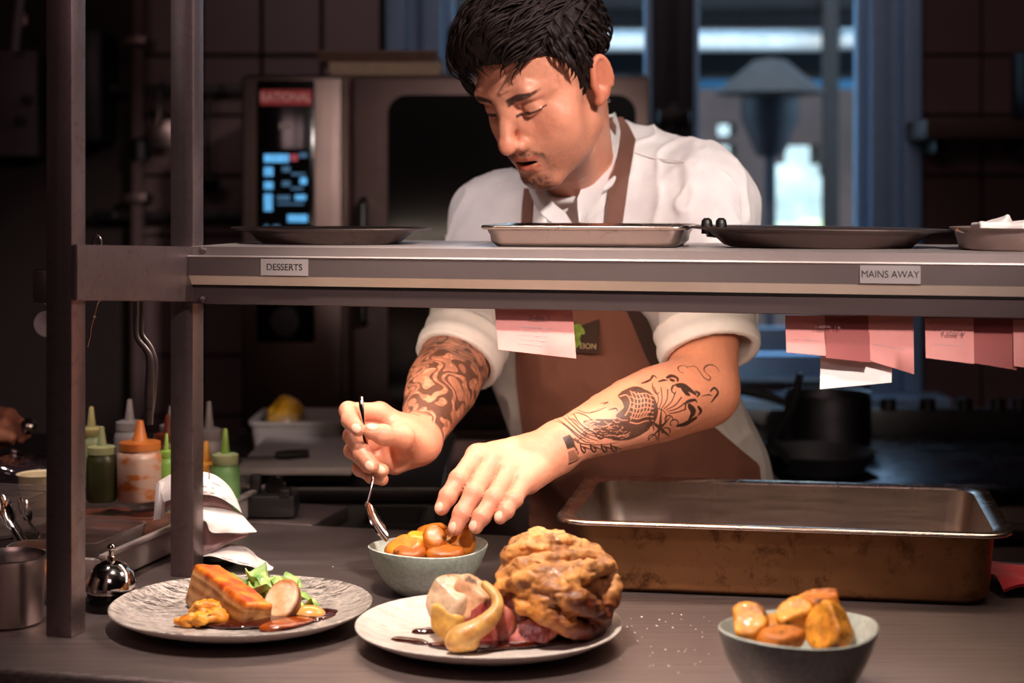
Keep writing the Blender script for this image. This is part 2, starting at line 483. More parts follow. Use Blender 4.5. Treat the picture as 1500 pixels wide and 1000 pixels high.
# ---------------------------------------------------------------- window
win = empty('window_1', (.37, WD, WZ0)); win['kind'] = 'structure'
def wbar(name, x0, x1, z0, z1, y0, y1, m='frame_paint_skytint', bev=.006):
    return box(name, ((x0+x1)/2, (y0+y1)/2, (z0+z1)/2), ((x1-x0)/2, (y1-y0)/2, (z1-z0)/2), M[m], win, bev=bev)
X = lambda px: (px-750)/2500*WD
for s, (a, b) in {'l': (565, 648), 'r': (1272, 1346)}.items():
    # moulded architrave: three stepped strips
    w = (b-a)/3
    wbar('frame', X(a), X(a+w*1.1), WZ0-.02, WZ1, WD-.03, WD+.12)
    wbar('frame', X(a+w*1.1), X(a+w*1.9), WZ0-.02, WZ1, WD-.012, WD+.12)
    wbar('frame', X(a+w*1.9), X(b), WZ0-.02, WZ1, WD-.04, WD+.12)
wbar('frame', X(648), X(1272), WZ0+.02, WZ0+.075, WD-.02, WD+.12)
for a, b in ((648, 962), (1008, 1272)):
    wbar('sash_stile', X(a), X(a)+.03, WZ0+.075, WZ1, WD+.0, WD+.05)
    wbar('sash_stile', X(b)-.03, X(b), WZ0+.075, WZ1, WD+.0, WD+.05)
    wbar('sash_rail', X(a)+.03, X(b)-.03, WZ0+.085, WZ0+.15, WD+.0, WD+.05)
    wbar('pane', X(a)+.03, X(b)-.03, WZ0+.15, WZ1, WD+.02, WD+.026, 'pane', 0)
wbar('meeting_stile', X(955), X(982), WZ0+.075, WZ1, WD-.012, WD+.06, 'frame_dark')
wbar('meeting_stile', X(989), X(1016), WZ0+.075, WZ1, WD-.012, WD+.06, 'frame_dark')
wbar('gasket', X(982), X(989), WZ0+.075, WZ1, WD+.0, WD+.05, 'black', 0)
h = wbar('window_handle', X(962), X(1008), 1.545, 1.585, WD-.05, WD-.012, 'black', .008)
wbar('window_handle', X(976), X(994), 1.5, 1.60, WD-.035, WD-.012, 'black', .006)
sill = struct(box('trim_1', (.37, WD-.06, WZ0-.035), (.75, .1, .018), M['frame_paint_skytint'], bev=.006))

# ---------------------------------------------------------------- outside the window
M['paving'] = simple('paving', '#6f7276', .9, nscale=3)
M['render_wall'] = simple('rendered_wall', '#4a3c3a', .9, var=.35, nscale=1.6)
M['white_beam'] = simple('white_beam', '#eef1f0', .6)
M['blue_beam'] = simple('blue_beam', '#5f9fc8', .6)
M['canvas'] = simple('canvas', '#141115', .8)
M['leaf'] = simple('leaves', '#c3d3a0', .7, var=.5, nscale=9)
M['stone'] = simple('pale_stone', '#c9d2d2', .9, var=.35, nscale=5)
struct(box('trim_2', (1, 11, -.1), (9, 6.2, .1), M['paving'], bev=0))
YW = 9.0; sx = lambda px: (px-750)/2500*YW; sz = lambda py: CAMZ-(py-280)/2500*YW
# garden wall (solid, 0.3 m thick) with openings, built as cells of a grid with the open ones left out
xs = sorted({-3, sx(880), sx(925), sx(1040), sx(1052), sx(1078), sx(1105), sx(1124), sx(1136), sx(1150), sx(1200), sx(1214), sx(1228), sx(1254), sx(1272), 5})
zs_ = sorted({0, sz(420), sz(330), sz(300), sz(258), sz(240), sz(212), sz(198), sz(180), sz(160), 2.25})
holes = [(1136, 1214, 420, 240), (1150, 1200, 240, 212), (1124, 1136, 300, 258), (1214, 1228, 420, 258), (1254, 1272, 420, 240), (1052, 1078, 258, 212), (1105, 1124, 198, 160), (1052, 1078, 198, 180), (880, 925, 258, 180)]
bm = bmesh.new()
for a in range(len(xs)-1):
    for b in range(len(zs_)-1):
        mx, mz = (xs[a]+xs[a+1])/2, (zs_[b]+zs_[b+1])/2
        if any(sx(h[0]) < mx < sx(h[1]) and sz(h[2]) < mz < sz(h[3]) for h in holes): continue
        bm_box(bm, (mx, YW+.15, mz), ((xs[a+1]-xs[a])/2, .15, (zs_[b+1]-zs_[b])/2))
gw = tag(bm_obj('garden_wall', bm, M['render_wall'], smooth=False), 'dark garden wall with a bright opening, outside the window', 'wall')
def beam(px0, px1, py0, py1, y, lab, m='white_beam', nm='pergola_beam', d=.05):
    k = y/2500; x0, x1, z1, z0 = (px0-750)*k, (px1-750)*k, CAMZ+(280-py0)*k, CAMZ+(280-py1)*k
    return tag(box(nm, ((x0+x1)/2, y, (z0+z1)/2), ((x1-x0)/2, d, (z1-z0)/2), M[m], bev=.01), lab, 'beam' if m != 'canvas' else 'awning', 'beams outside the window')
beam(560, 1206, 45, 74, 7.0, 'broad white beam outside the window')
beam(1228, 1420, 42, 70, 7.0, 'short white beam outside at the right side of the window')
beam(560, 1420, 117, 130, 7.6, 'thin blue beam lower down outside the window', 'blue_beam')
beam(560, 1420, -60, 28, 7.3, 'dark canvas edge at the top outside the window', 'canvas', 'awning', .4)
beam(530, 1450, 78, 112, 7.9, 'dark awning strip between the white and blue beams outside', 'canvas', 'awning', .2)
k = 6.9/2500; bx0 = (1216-750)*k
tag(box('pergola_post', (bx0, 6.9, 1.15), (.03, .03, 1.15), M['canvas']), 'dark pergola post outside the window', 'post')
for q_, l_ in ((540, 'dark pergola post left of the window view'), (1440, 'dark pergola post right of the window view')): tag(box('pergola_post', ((q_-750)*7.9/2500, 7.9, .95), (.05, .05, .95), M['canvas']), l_, 'post')
tag(box('far_house', (sx(1150)+.6, 12.5, 1.2), (4.5, .3, 1.2), M['stone'], bev=.02), 'pale stone house front far beyond the garden wall', 'house')
ht = empty('patio_heater', ((1128-750)*6.4/2500, 6.4, 0))
hx = (1128-750)*6.4/2500; k6 = 6.4/2500
M['heater'] = simple('heater_metal', '#241d24', .5)
lathe('pole', [(0, 0), (.022, 0), (.022, 1.62), (0, 1.62)], M['heater'], ht, 16, (hx, 6.4, 0))
lathe('base', [(0, 0), (.22, 0), (.22, .1), (.1, .14), (0, .14)], M['heater'], ht, 24, (hx, 6.4, 0))
lathe('burner_head', [(0, 1.50), (.05, 1.5), (.11, 1.64), (.11, 1.72), (0, 1.72)], M['heater'], ht, 24, (hx, 6.4, 0))
lathe('reflector', [(0, 1.80), (.2, 1.74), (.21, 1.735), (.06, 1.86), (0, 1.87)], M['canvas'], ht, 32, (hx, 6.4, 0))
tag(ht, 'dark patio heater with wide reflector outside the right window pane', 'heater')
# hedge behind the arch
V, Q = surf(warp(U(.2, ell((1.7, 10.6, .45), (.9, .5, .72)), ell((2.9, 10.8, .6), (.8, .5, .9)), ell((.4, 10.9, .5), (.8, .5, .8))), lambda p: .12*fbm(p, 7, 3, 5), .15), .05)
tag(np_mesh('hedge', V, Q, M['leaf']), 'sunlit green hedge seen through the garden arch', 'hedge')

# ================================================================ oven and the rest of the back line
OD = 3.62; ok = OD/2500
ox = lambda px: (px-750)*ok
oz = lambda py: CAMZ-(py-280)*ok
M['oven_steel'] = steel('oven_steel', '#6c5b57', .45, streak=(200, 2, 2))
oven = empty('combi_oven', ((ox(350)+ox(955))/2, OD+.35, oz(632)))
box('body', ((ox(352)+ox(955))/2, OD+.37, (oz(108)+oz(632))/2), ((ox(955)-ox(352))/2, .35, (oz(108)-oz(632))/2), M['oven_steel'], oven, bev=.012)
box('control_column', ((ox(354)+ox(502))/2, OD+.01, (oz(112)+oz(628))/2), ((ox(502)-ox(354))/2, .02, (oz(112)-oz(628))/2), M['oven_steel'], oven, bev=.008)
pan_ = box('control_panel', ((ox(378)+ox(462))/2, OD-.013, (oz(118)+oz(500))/2), ((ox(462)-ox(378))/2, .006, (oz(118)-oz(500))/2), M['blackgloss'], oven, bev=.004)
m_red, g, b = newmat('badge_red'); setin(g, b, color=g.ramp(g.noise(g.coord(), 80), [(.3, hexc('#8d1c20')), (.7, hexc('#a8282b'))]), rough=.6)
def emitmat(name, col, s):
    m, g, b = newmat(name); n = g.noise(g.coord(), 60); setin(g, b, color=(0, 0, 0, 1), emit=hexc(col)); 
    g.l.new(g.math('MULTIPLY', g.math('ADD', n, .5), s), b.inputs['Emission Strength']); return m
M['led'] = emitmat('screen_blue', '#58a8e0', .75); M['ledr'] = emitmat('screen_red', '#c04a5a', .4); M['ledw'] = emitmat('screen_dim', '#4a7aa0', .35)
YS = OD-.0195
bd = box('badge', ((ox(383)+ox(458))/2, YS, (oz(132)+oz(155))/2), ((ox(458)-ox(383))/2, .001, (oz(132)-oz(155))/2), m_red, oven, bev=0)
text_obj('lettering', 'RATIONAL', .026, ((ox(420.5)), YS-.0015, oz(143.5)), Matrix.Rotation(PI/2, 4, 'X'), simple('badge_letter', '#d9a8a4', .5), bd, bold=True, sx=.85)
scr = box('screen', ((ox(384)+ox(456))/2, YS+.0002, (oz(218)+oz(342))/2), ((ox(456)-ox(384))/2, .001, (oz(218)-oz(342))/2), M['blackgloss'], oven, bev=0)
def icon(x0, x1, y0, y1, m='led'):
    box('screen_icon', ((ox(x0)+ox(x1))/2, YS-.0016, (oz(y0)+oz(y1))/2), (abs(ox(x1)-ox(x0))/2, .0008, abs(oz(y0)-oz(y1))/2), M[m], scr, bev=.0006, seg=1)
for q in ((389, 425, 226, 238), (427, 438, 226, 236, 'ledr'), (440, 452, 224, 231, 'ledw'), (389, 402, 245, 258), (415, 427, 244, 252, 'ledw'), (429, 449, 253, 257, 'ledw'),
          (389, 402, 266, 277), (415, 427, 265, 273, 'ledw'), (441, 451, 260, 270), (428, 446, 274, 278, 'ledw'), (389, 401, 284, 309), (408, 427, 286, 293, 'ledw'), (434, 450, 285, 293, 'led'),
          (408, 447, 297, 300, 'ledw'), (423, 452, 314, 325), (389, 396, 329, 334, 'ledw'), (402, 412, 329, 334, 'ledw')): icon(*q)
box('badge', ((ox(411)+ox(428))/2, YS, oz(185)), ((ox(428)-ox(411))/2, .001, .006), simple('badge_grey', '#7a6f6c', .4), oven, bev=0)
lathe('dial', [(0, 0), (.034, 0), (.03, .02), (0, .022)], M['black'], oven, 24, (ox(420), OD-.015, oz(470)), Matrix.Rotation(PI/2, 4, 'X'))
box('door', ((ox(516)+ox(952))/2, OD+.0, (oz(112)+oz(626))/2), ((ox(952)-ox(516))/2, .028, (oz(112)-oz(626))/2), M['oven_steel'], oven, bev=.01)
bm = bm_box(bmesh.new(), (0, 0, 0), ((ox(930)-ox(570))/2, .004, (oz(140)-oz(590))/2))
bmesh.ops.bevel(bm, geom=[e for e in bm.edges if abs(e.verts[0].co.y-e.verts[1].co.y) > .004], offset=.04, segments=6, profile=.5, affect='EDGES')
bm.transform(Matrix.Translation(((ox(930)+ox(570))/2, OD-.03, (oz(140)+oz(590))/2)))
bm_obj('door_glass', bm, M['blackgloss'], oven)
tube('door_handle', [(ox(535), OD-.03, oz(470)), (ox(535), OD-.07, oz(465)), (ox(535), OD-.07, oz(300)), (ox(535), OD-.03, oz(295))], .011, M['black'], oven)
tag(oven, 'steel combi oven with black control panel, blue screen and dark glass door', 'oven')
ob = empty('oven_stand', ((ox(352)+ox(955))/2, OD+.4, 0))
box('cabinet', ((ox(352)+ox(955))/2, OD+.4, oz(632)/2-.0), ((ox(955)-ox(352))/2, .32, oz(632)/2-.022), M['steel_dark'], ob, bev=.006)
box('top', ((ox(352)+ox(955))/2, OD+.4, oz(632)-.011), ((ox(955)-ox(352))/2+.01, .35, .011), M['steel_dark'], ob, bev=.004)
box('door', ((ox(360)+ox(650))/2, OD+.075, .42), ((ox(650)-ox(360))/2, .008, .36), M['steel_dark'], ob)
box('door', ((ox(660)+ox(945))/2, OD+.075, .42), ((ox(945)-ox(660))/2, .008, .36), M['steel_dark'], ob)
tag(ob, 'steel cabinet under the combi oven', 'cabinet')

# trays lying on the oven
M['card'] = simple('tray_cream', '#8a7460', .7); M['wood'] = simple('tray_brown', '#4e342a', .6)
z0 = oz(108)
def shallow_tray(name, x0, x1, z, h, m, lab, y=OD+.24, d=.2):
    t = empty(name, ((x0+x1)/2, y, z))
    cx = (x0+x1)/2; w = (x1-x0)/2
    rr = lambda a, b, zz: [(cx+sx_*a, y+sy_*b, zz) for sx_, sy_ in ((-1, -1), (1, -1), (1, 1), (-1, 1))]
    v, f = loft([rr(w*.94, d*.94, z), rr(w*.97, d*.97, z+h), rr(w, d, z+h), rr(w, d, z+h-.004), rr(w*.96, d*.96, z-.0)], True, True, False)
    v2, f2 = loft([rr(w*.93, d*.93, z+.002), rr(w*.965, d*.965, z+h-.002)], True, True, False)
    pydata('tray_body', v, f, M[m], t, False); pydata('tray_inside', v2, [q[::-1] for q in f2], M[m], t, False)
    return tag(t, lab, 'tray', 'trays stored on the oven')
shallow_tray('baking_tray', ox(478), ox(645), z0, .027, 'card', 'cream tray lying on top of the oven, the lower of two')
shallow_tray('baking_tray', ox(460), ox(640), z0+.029, .024, 'wood', 'brown shallow tray stacked on the cream tray on the oven')
rk = empty('oven_rack', (ox(690), OD+.3, z0))
pts = []
for a in range(24):
    t_ = 2*PI*a/24; cx_, cz_ = math.cos(t_), math.sin(t_)
    pts.append((ox(690)+.055*np.sign(cx_)*abs(cx_)**.4, OD+.3+.02*cz_, z0+.072+.068*np.sign(cz_)*abs(cz_)**.4))
tube('rack_frame', spline(pts+[pts[0]], 60), .008, M['black'], rk)
for q in (-.03, -.01, .01, .03): tube('rack_wire', [(ox(690)+q, OD+.285, z0+.006), (ox(690)+q, OD+.315, z0+.138)], .002, M['steel_dark'], rk)
tag(rk, 'small black framed rack standing upright on the oven beside the head', 'rack')

# left wall fittings
cl = 4.4/2500
cx = lambda px: (px-750)*cl
cz = lambda py: CAMZ-(py-280)*cl
eb = empty('fuse_box', (cx(25), 4.43, cz(230)))
box('casing', (cx(22), 4.42, cz(152)), (.07, .06, (cz(75)-cz(230))/2), simple('grey_paint', '#52474a', .5), eb, bev=.008)
for px, py in ((47, 148), (37, 178)): lathe('switch', [(0, 0), (.014, 0), (.012, .02), (0, .022)], M['black'], eb, 16, (cx(px), 4.36, cz(py)), Matrix.Rotation(PI/2, 4, 'X'))
tag(eb, 'grey metal switch box on the left wall with two black switches', 'box')
tl = empty('tube_lamp', (cx(45), 4.3, cz(40)))
tube('tube', [(cx(38), 4.3, cz(78)), (cx(58), 4.25, cz(-30))], .011, simple('dull_tube', '#8c8288', .3), tl)
box('clip', (cx(46), 4.31, cz(36)), (.02, .02, .018), M['steel_dark'], tl)
tag(tl, 'pale slanted tube fixed above the grey switch box', 'tube')
pp = empty('wall_pipe', (cx(201), 4.4, .5))
tube('pipe', [(cx(201), 4.4, .5), (cx(201), 4.4, 2.3)], .017, M['plaster'], pp)
for zz in (cz(290), cz(60)): box('pipe_clip', (cx(201), 4.42, zz), (.028, .05, .012), M['steel_dark'], pp)
lathe('valve', [(0, 0), (.03, 0), (.03, .05), (.015, .06), (0, .06)], M['black'], pp, 16, (cx(205), 4.4, cz(235)))
tag(pp, 'vertical pipe running down the tiled wall behind the posts', 'pipe')
bx = empty('wall_cabinet', (cx(143), 4.4, cz(210)))
box('casing', (cx(138), 4.38, cz(128)), (.042, .09, (cz(48)-cz(208))/2), M['black'], bx); box('front', (cx(138), 4.286, cz(128)), (.038, .004, (cz(52)-cz(204))/2), M['black'], bx)
tag(bx, 'tall black box on the wall between the two posts', 'box')
for nm, py, lab in (('utensil_rail', 130, 'upper dark utensil rail on the tiled wall'), ('utensil_rail', 316, 'lower dark utensil rail on the tiled wall')):
    r_ = empty(nm, (cx(250), 4.4, cz(py)))
    box('bar', (cx(245), 4.42, cz(py)), (.2, .006, .013), M['black'], r_)
    for px in (165, 325): box('bracket', (cx(px), 4.45, cz(py)), (.008, .045, .009), M['black'], r_)
    tag(r_, lab, 'rail', 'utensil rails on the wall')
def hang(name, px, py0, py1, lab, kind):
    t = empty(name, (cx(px), 4.39, cz(py0)))
    tube('handle', [(cx(px), 4.40, cz(py0)), (cx(px)-.002, 4.385, (cz(py0)+cz(py1))/2), (cx(px), 4.39, cz(py1-25))], [.005, .006, .005], M['black'], t)
    if kind == 'ladle': lathe('bowl', [(0, -.035), (.02, -.032), (.033, -.015), (.036, 0), (.033, 0), (.03, -.014), (0, -.031)], M['black'], t, 20, (cx(px), 4.37, cz(py1-22)))
    elif kind == 'tongs': tube('arm', [(cx(px)+.015, 4.40, cz(py0)), (cx(px)+.02, 4.385, (cz(py0)+cz(py1))/2), (cx(px)+.012, 4.39, cz(py1))], [.005, .006, .009], M['steel_dark'], t)
    else: box('blade', (cx(px), 4.39, cz(py1-14)), (.03, .003, .035), M['steel'], t, bev=.002)
    tag(t, lab, 'utensil', 'utensils hanging on the wall rail')
hang('fish_slice', 238, 118, 210, 'small bright-bladed slice hanging from the wall rail', 'slice')
hang('ladle', 307, 135, 285, 'dark ladle hanging from the wall rail beside the oven', 'ladle')
hang('tongs', 224, 132, 190, 'dark tongs hanging from the wall rail by the pipe', 'tongs')

# right wall shelf and pan on it
sh = empty('wall_shelf', (cx(1430), 4.3, cz(205)))
box('board', (cx(1335)+.28, 4.36, cz(192)), (.28, .12, (cz(178)-cz(205))/2), simple('shelf_wood', '#3a2420', .6), sh, bev=.004)
for px in (1365, 1490): box('bracket', (cx(px), 4.4, cz(215)), (.012, .08, .018), M['black'], sh)
tag(sh, 'dark wooden shelf on the tiled wall right of the window', 'shelf')
ct = empty('stock_pot', (cx(1515), 4.32, cz(178)))
lathe('body', [(0, 0), (.075, 0), (.082, .01), (.082, .16), (.078, .16), (.074, .01), (0, .006)], M['black'], ct, 32, (cx(1518), 4.33, cz(178)))
lathe('lid', [(.084, .16), (.084, .168), (.03, .185), (.012, .188), (.014, .205), (0, .207)], M['black'], ct, 32, (cx(1518), 4.33, cz(178)))
tag(ct, 'black lidded pot on the wall shelf at the right edge', 'pot')

# ---------------------------------------------------------------- stove on the right
st = empty('stove', (.75, 3.3, 0))
M['hob'] = steel('hob_steel', '#3e3e4a', .24, streak=(3, 3, 3), stain=(9, .6, '#101014'), bump=.15)
SX0, SX1 = (1135-750)/2500*3.1, 1.6
box('body', ((SX0+SX1)/2, 3.28, .42), ((SX1-SX0)/2, .28, .40), M['steel_dark'], st, bev=.008)
box('hotplate', ((SX0+SX1)/2, 3.26, .845), ((SX1-SX0)/2+.005, .30, .016), M['hob'], st, bev=.006)
box('upstand', ((SX0+SX1)/2, 3.58, .87), ((SX1-SX0)/2, .016, .045), M['black'], st, bev=.004)
tube('towel_rail', [(SX0, 2.93, .79), (SX1, 2.93, .79)], .012, M['steel'], st)
for px in (1240, 1300, 1358, 1412, 1460, 1492):
    lathe('knob', [(0, 0), (.018, 0), (.016, .025), (0, .027)], M['black'], st, 16, ((px-750)/2500*3.58, 3.575, .912))
tag(st, 'dark flat-topped stove right of the chef reflecting the window', 'stove')
sp = empty('saucepan', ((1212-750)/2500*3.4, 3.4, .861))
M['pan_dark'] = steel('pan_steel', '#5b5558', .35)
lathe('body', [(0, 0), (.078, 0), (.086, .008), (.086, .105), (.090, .108), (.088, .11), (.083, .108), (.082, .01), (0, .006)], M['pan_dark'], sp, 40, ((1212-750)/2500*3.4, 3.4, .861))
hx0 = (1212-750)/2500*3.4
tube('handle', [(hx0-.085, 3.4, .95), (hx0-.11, 3.39, .96), (hx0-.2, 3.36, .985)], [.008, .009, .011], M['black'], sp, flat=(1, .6))
tag(sp, 'steel saucepan standing at the back of the stove', 'saucepan')
fp = empty('frying_pan', (.53, 3.12, .861))
fx = .535
lathe('body', [(0, 0), (.085, 0), (.11, .035), (.108, .037), (.082, .004), (0, .004)], M['black'], fp, 40, (fx+.02, 3.12, .861))
tube('handle', [(fx-.04, 3.04, .89), (fx-.08, 3.0, .93), (fx-.045, 2.97, 1.00), (fx-.035, 2.96, 1.055)], [.009, .01, .012, .011], M['black'], fp, flat=(1, .6))
tag(fp, 'black frying pan with raised handle on the stove next to the chef', 'pan')

# dark rear prep unit on the left (behind the counter)
pu = empty('prep_cabinet', (-.52, 3.01, 0))
box('body', (-.52, 3.01, .44), (.40, .29, .44), M['black'], pu, bev=.006)
box('top', (-.52, 3.01, .889), (.41, .305, .012), simple('dark_top', '#181214', .35), pu, bev=.004)
for q in (-.72, -.32): box('door', (q, 2.714, .45), (.19, .006, .38), M['rubber'], pu)
tag(pu, 'black prep cabinet behind the counter on the left', 'cabinet')
# ================================================================ the pass: counter and gantry
TH = math.radians(14.5)
UR = Vector((math.cos(TH), -math.sin(TH), 0)); VA = Vector((math.sin(TH), math.cos(TH), 0)); ZZ = Vector((0, 0, 1))
RM = Matrix((UR, VA, ZZ)).transposed()             # columns: right, away, up
ZC = .90
def cw(u, v, z=0): return Vector((0, 1.9, 0))+UR*u+VA*v+ZZ*z
m, g, b = newmat('counter_steel')
v1 = g.coord(scale=(5, 420, 420), rot=(0, 0, TH)); s1 = g.noise(v1, 1.0, 6, .75)
blot = g.noise(g.coord(), 6, 6, .6); fine = g.noise(g.coord(scale=(60, 400, 100), rot=(0, 0, TH+.5)), 1.0, 3, .8)
setin(g, b, metal=.88, color=g.mix(g.ramp(s1, [(.3, 0.), (.7, 1.)]), hexc('#5f5252'), hexc('#9d8c89')),
      rough=g.math('ADD', g.math('ADD', g.math('MULTIPLY', blot, .16), g.math('MULTIPLY', s1, .2)), .27),
      normal=g.bump(g.math('ADD', s1, g.math('MULTIPLY', fine, .8)), .22, .0007))
M['counter'] = m
ct = empty('counter', tuple(cw(0, 0)), -TH)
EDGE = -.335                                       # front edge, distance v
bm = bmesh.new(); bm_box(bm, cw(.0, .05+(EDGE+.42)/2-.05+.0, ZC-.02), (1.6, (.42-EDGE)/2, .02), RM, .006, 3); bm_obj('worktop', bm, M['counter'], ct)
box('apron_panel', cw(.0, (EDGE+.42)/2+.02, ZC-.26), (1.58, (.40-EDGE)/2-.02, .215), M['steel_dark'], ct, RM)
box('lower_cabinet', cw(.0, (EDGE+.42)/2+.03, .22), (1.56, (.38-EDGE)/2-.02, .22), M['steel_dark'], ct, RM)
tag(ct, 'brushed steel pass counter carrying the plates and pans', 'counter')

sb = empty('side_bench', tuple(cw(-.63, .5)), -TH)
box('bench_top', cw(-.63, .497, ZC-.012), (.23, .075, .012), M['counter'], sb, RM, .003)
box('bench_body', cw(-.63, .497, ZC-.455), (.22, .068, .43), M['steel_dark'], sb, RM)
tag(sb, 'narrow steel bench behind the counter under the sauce bottles', 'bench')
# gantry ------------------------------------------------------------
gt = empty('pass_gantry', tuple(cw(-.4, .1, ZC)), -TH)
M['post'] = steel('post_steel', '#8a7a7a', .40, streak=(250, 250, 3), stain=(60, .5, '#5b4038'), metal=.85)
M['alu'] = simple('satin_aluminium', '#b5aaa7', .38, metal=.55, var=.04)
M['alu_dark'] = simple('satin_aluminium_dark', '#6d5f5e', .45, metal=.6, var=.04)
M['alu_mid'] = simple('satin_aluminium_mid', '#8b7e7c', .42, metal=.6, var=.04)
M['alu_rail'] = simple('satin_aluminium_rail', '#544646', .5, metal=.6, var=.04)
M['alu_cream'] = simple('lamp_cover_strip', '#d8c8ba', .4, metal=.3, var=.03)
HP = .0152
def post(base, ztop):
    c = Vector((base.x, base.y, 0))
    return box('post', (c.x, c.y, (ZC+ztop)/2), (HP, HP, (ztop-ZC)/2), M['post'], gt, RM, bev=.0016)
PF = P(105, 935, 1.795); pf = Vector((PF.x, PF.y, 0))-UR*HP+VA*HP           # near-right corner known
PB = P(283, 845, 2.075); pb = Vector((PB.x, PB.y, 0))-UR*HP+VA*HP
post(pf, 2.2); post(pb, 2.2)
# side plate on the right faces of the two posts
a0 = pf+UR*(HP+.002)-VA*HP; a1 = pb+UR*(HP+.002)+VA*HP
zt0, zb0 = CAMZ-78/2500*1.795, CAMZ-160/2500*1.795
zt1, zb1 = CAMZ-82/2500*2.09, CAMZ-163/2500*2.09
pv = []
for off in (0, .006):
    for (q, z) in ((a0, zb0), (a1, zb1), (a1, zt1), (a0, zt0)):
        w = q+UR*(off-.002); pv.append((w.x, w.y, z))
bm = bmesh.new(); bv = [bm.verts.new(p) for p in pv]
for f in ((0, 1, 2, 3), (7, 6, 5, 4), (0, 4, 5, 1), (1, 5, 6, 2), (2, 6, 7, 3), (3, 7, 4, 0)): bm.faces.new([bv[i] for i in f])
bmesh.ops.bevel(bm, geom=list(bm.edges), offset=.001, segments=2, affect='EDGES')
bm_obj('side_plate', bm, M['post'], gt)
# left stub bracket seen beyond the front post
box('bracket', pf-UR*.022+VA*.02+ZZ*(CAMZ-138/2500*1.83), (.012, .03, .018), M['post'], gt, RM)
# shelf: extruded front profile swept along u.  (dv toward viewer negative, z relative to camera at the left end)
SL0 = pb+UR*(-HP-.001)-VA*(HP+.004)       # front reference line start
LEN = 1.36
def pz(py): return -(py-280)/2500*2.035
def sweep(name, prof, mat, u0=0, u1=LEN, auto=20):
    bm = bmesh.new(); A = []; B = []
    for dv, z in prof:
        a = SL0+UR*u0+VA*dv; c = SL0+UR*u1+VA*dv
        A.append(bm.verts.new((a.x, a.y, CAMZ+z))); B.append(bm.verts.new((c.x, c.y, CAMZ+z)))
    n = len(prof)
    for i in range(n): bm.faces.new((A[i], A[(i+1) % n], B[(i+1) % n], B[i]))
    bm.faces.new(A[::-1]); bm.faces.new(B)
    return bm_obj(name, bm, mat, gt, auto=auto)
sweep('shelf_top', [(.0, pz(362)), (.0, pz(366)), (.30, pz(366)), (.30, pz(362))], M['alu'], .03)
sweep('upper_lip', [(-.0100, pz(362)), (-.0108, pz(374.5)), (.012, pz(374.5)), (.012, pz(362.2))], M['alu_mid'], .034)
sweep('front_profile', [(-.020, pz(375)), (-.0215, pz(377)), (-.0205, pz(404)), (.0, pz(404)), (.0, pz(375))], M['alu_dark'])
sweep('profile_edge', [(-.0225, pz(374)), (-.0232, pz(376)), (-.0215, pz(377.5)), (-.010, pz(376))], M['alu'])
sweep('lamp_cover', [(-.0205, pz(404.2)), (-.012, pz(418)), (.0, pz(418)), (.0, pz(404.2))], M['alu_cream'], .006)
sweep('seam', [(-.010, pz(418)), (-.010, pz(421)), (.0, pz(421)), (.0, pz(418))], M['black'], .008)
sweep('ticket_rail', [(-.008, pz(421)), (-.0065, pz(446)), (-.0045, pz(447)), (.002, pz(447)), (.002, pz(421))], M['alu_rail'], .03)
sweep('lamp_housing', [(.05, pz(366.5)), (.05, pz(404)), (.20, pz(404)), (.20, pz(366.5))], M['steel_dark'], .05, LEN-.03)
sweep('rear_lip', [(.292, pz(366)), (.292, pz(400)), (.298, pz(400)), (.298, pz(366))], M['alu_dark'], .03)
# right post outside the picture
pr = SL0+UR*(LEN-.016)+VA*(HP+.006); post(Vector((pr.x, pr.y, 0)), 2.2)
MS = Matrix((UR, ZZ, -VA)).transposed()           # text plane: x right, y up, z toward viewer
for s, px, py, w in (('DESSERTS', 427, 391, .060), ('MAINS AWAY', 1305, 414, .064)):
    t = (px-750)/2500
    # u where the line meets this pixel column
    uu = (t*SL0.y-SL0.x)/(UR.x-t*UR.y)
    zz = CAMZ+pz(390.5)
    c = SL0+UR*uu-VA*.0222; c = Vector((c.x, c.y, zz))
    lb = box('label', c, (w*.5, .0004, .0098), simple('label_tape', '#8b8180', .4, var=.03), gt, RM, bev=0)
    text_obj('lettering', s, .0108, c-VA*.0006, MS, simple('label_ink', '#1b1416', .6), lb, bold=True, depth=.0002, sx=.98 if s[0] == 'D' else .92)
for (q, py) in ((0, 366.5), (0, 437.5)):
    c = P(297, py, 2.055)
    lathe('bolt', [(0, 0), (.0042, 0), (.0042, .001), (.003, .003), (0, .0035)], M['steel'], gt, 16, tuple(c), Matrix.Rotation(PI/2, 4, 'X'))
# heat lamps in the shelf
M['glow'] = emitmat('lamp_glow', '#ffb27a', 8)
for i, u in enumerate((.16, .42, .68, .96, 1.22)):
    c = SL0+UR*u+VA*.10
    lathe('lamp_holder', [(0, 0), (.028, 0), (.034, -.02), (.032, -.02), (.026, -.002), (0, -.002)], M['steel_dark'], gt, 24, (c.x, c.y, CAMZ+pz(404)))
    lathe('heat_bulb', [(0, -.003), (.010, -.004), (.016, -.012), (.010, -.019), (0, -.021)], M['glow'], gt, 20, (c.x, c.y, CAMZ+pz(404)))
tag(gt, 'steel pass gantry with two left posts and a long aluminium heat shelf', 'gantry')
for i, (u, e) in enumerate(((.20, .8), (.55, .85), (.95, .7))):
    c = SL0+UR*u+VA*.09
    h_ = lamp('heat_lamp', 'AREA', (c.x, c.y, CAMZ+pz(404)-.027), e, (1, .78, .60), .34, aim=(c.x, c.y-.001, ZC), size_y=.05)
    h_.rotation_euler = (.25, 0, -TH)
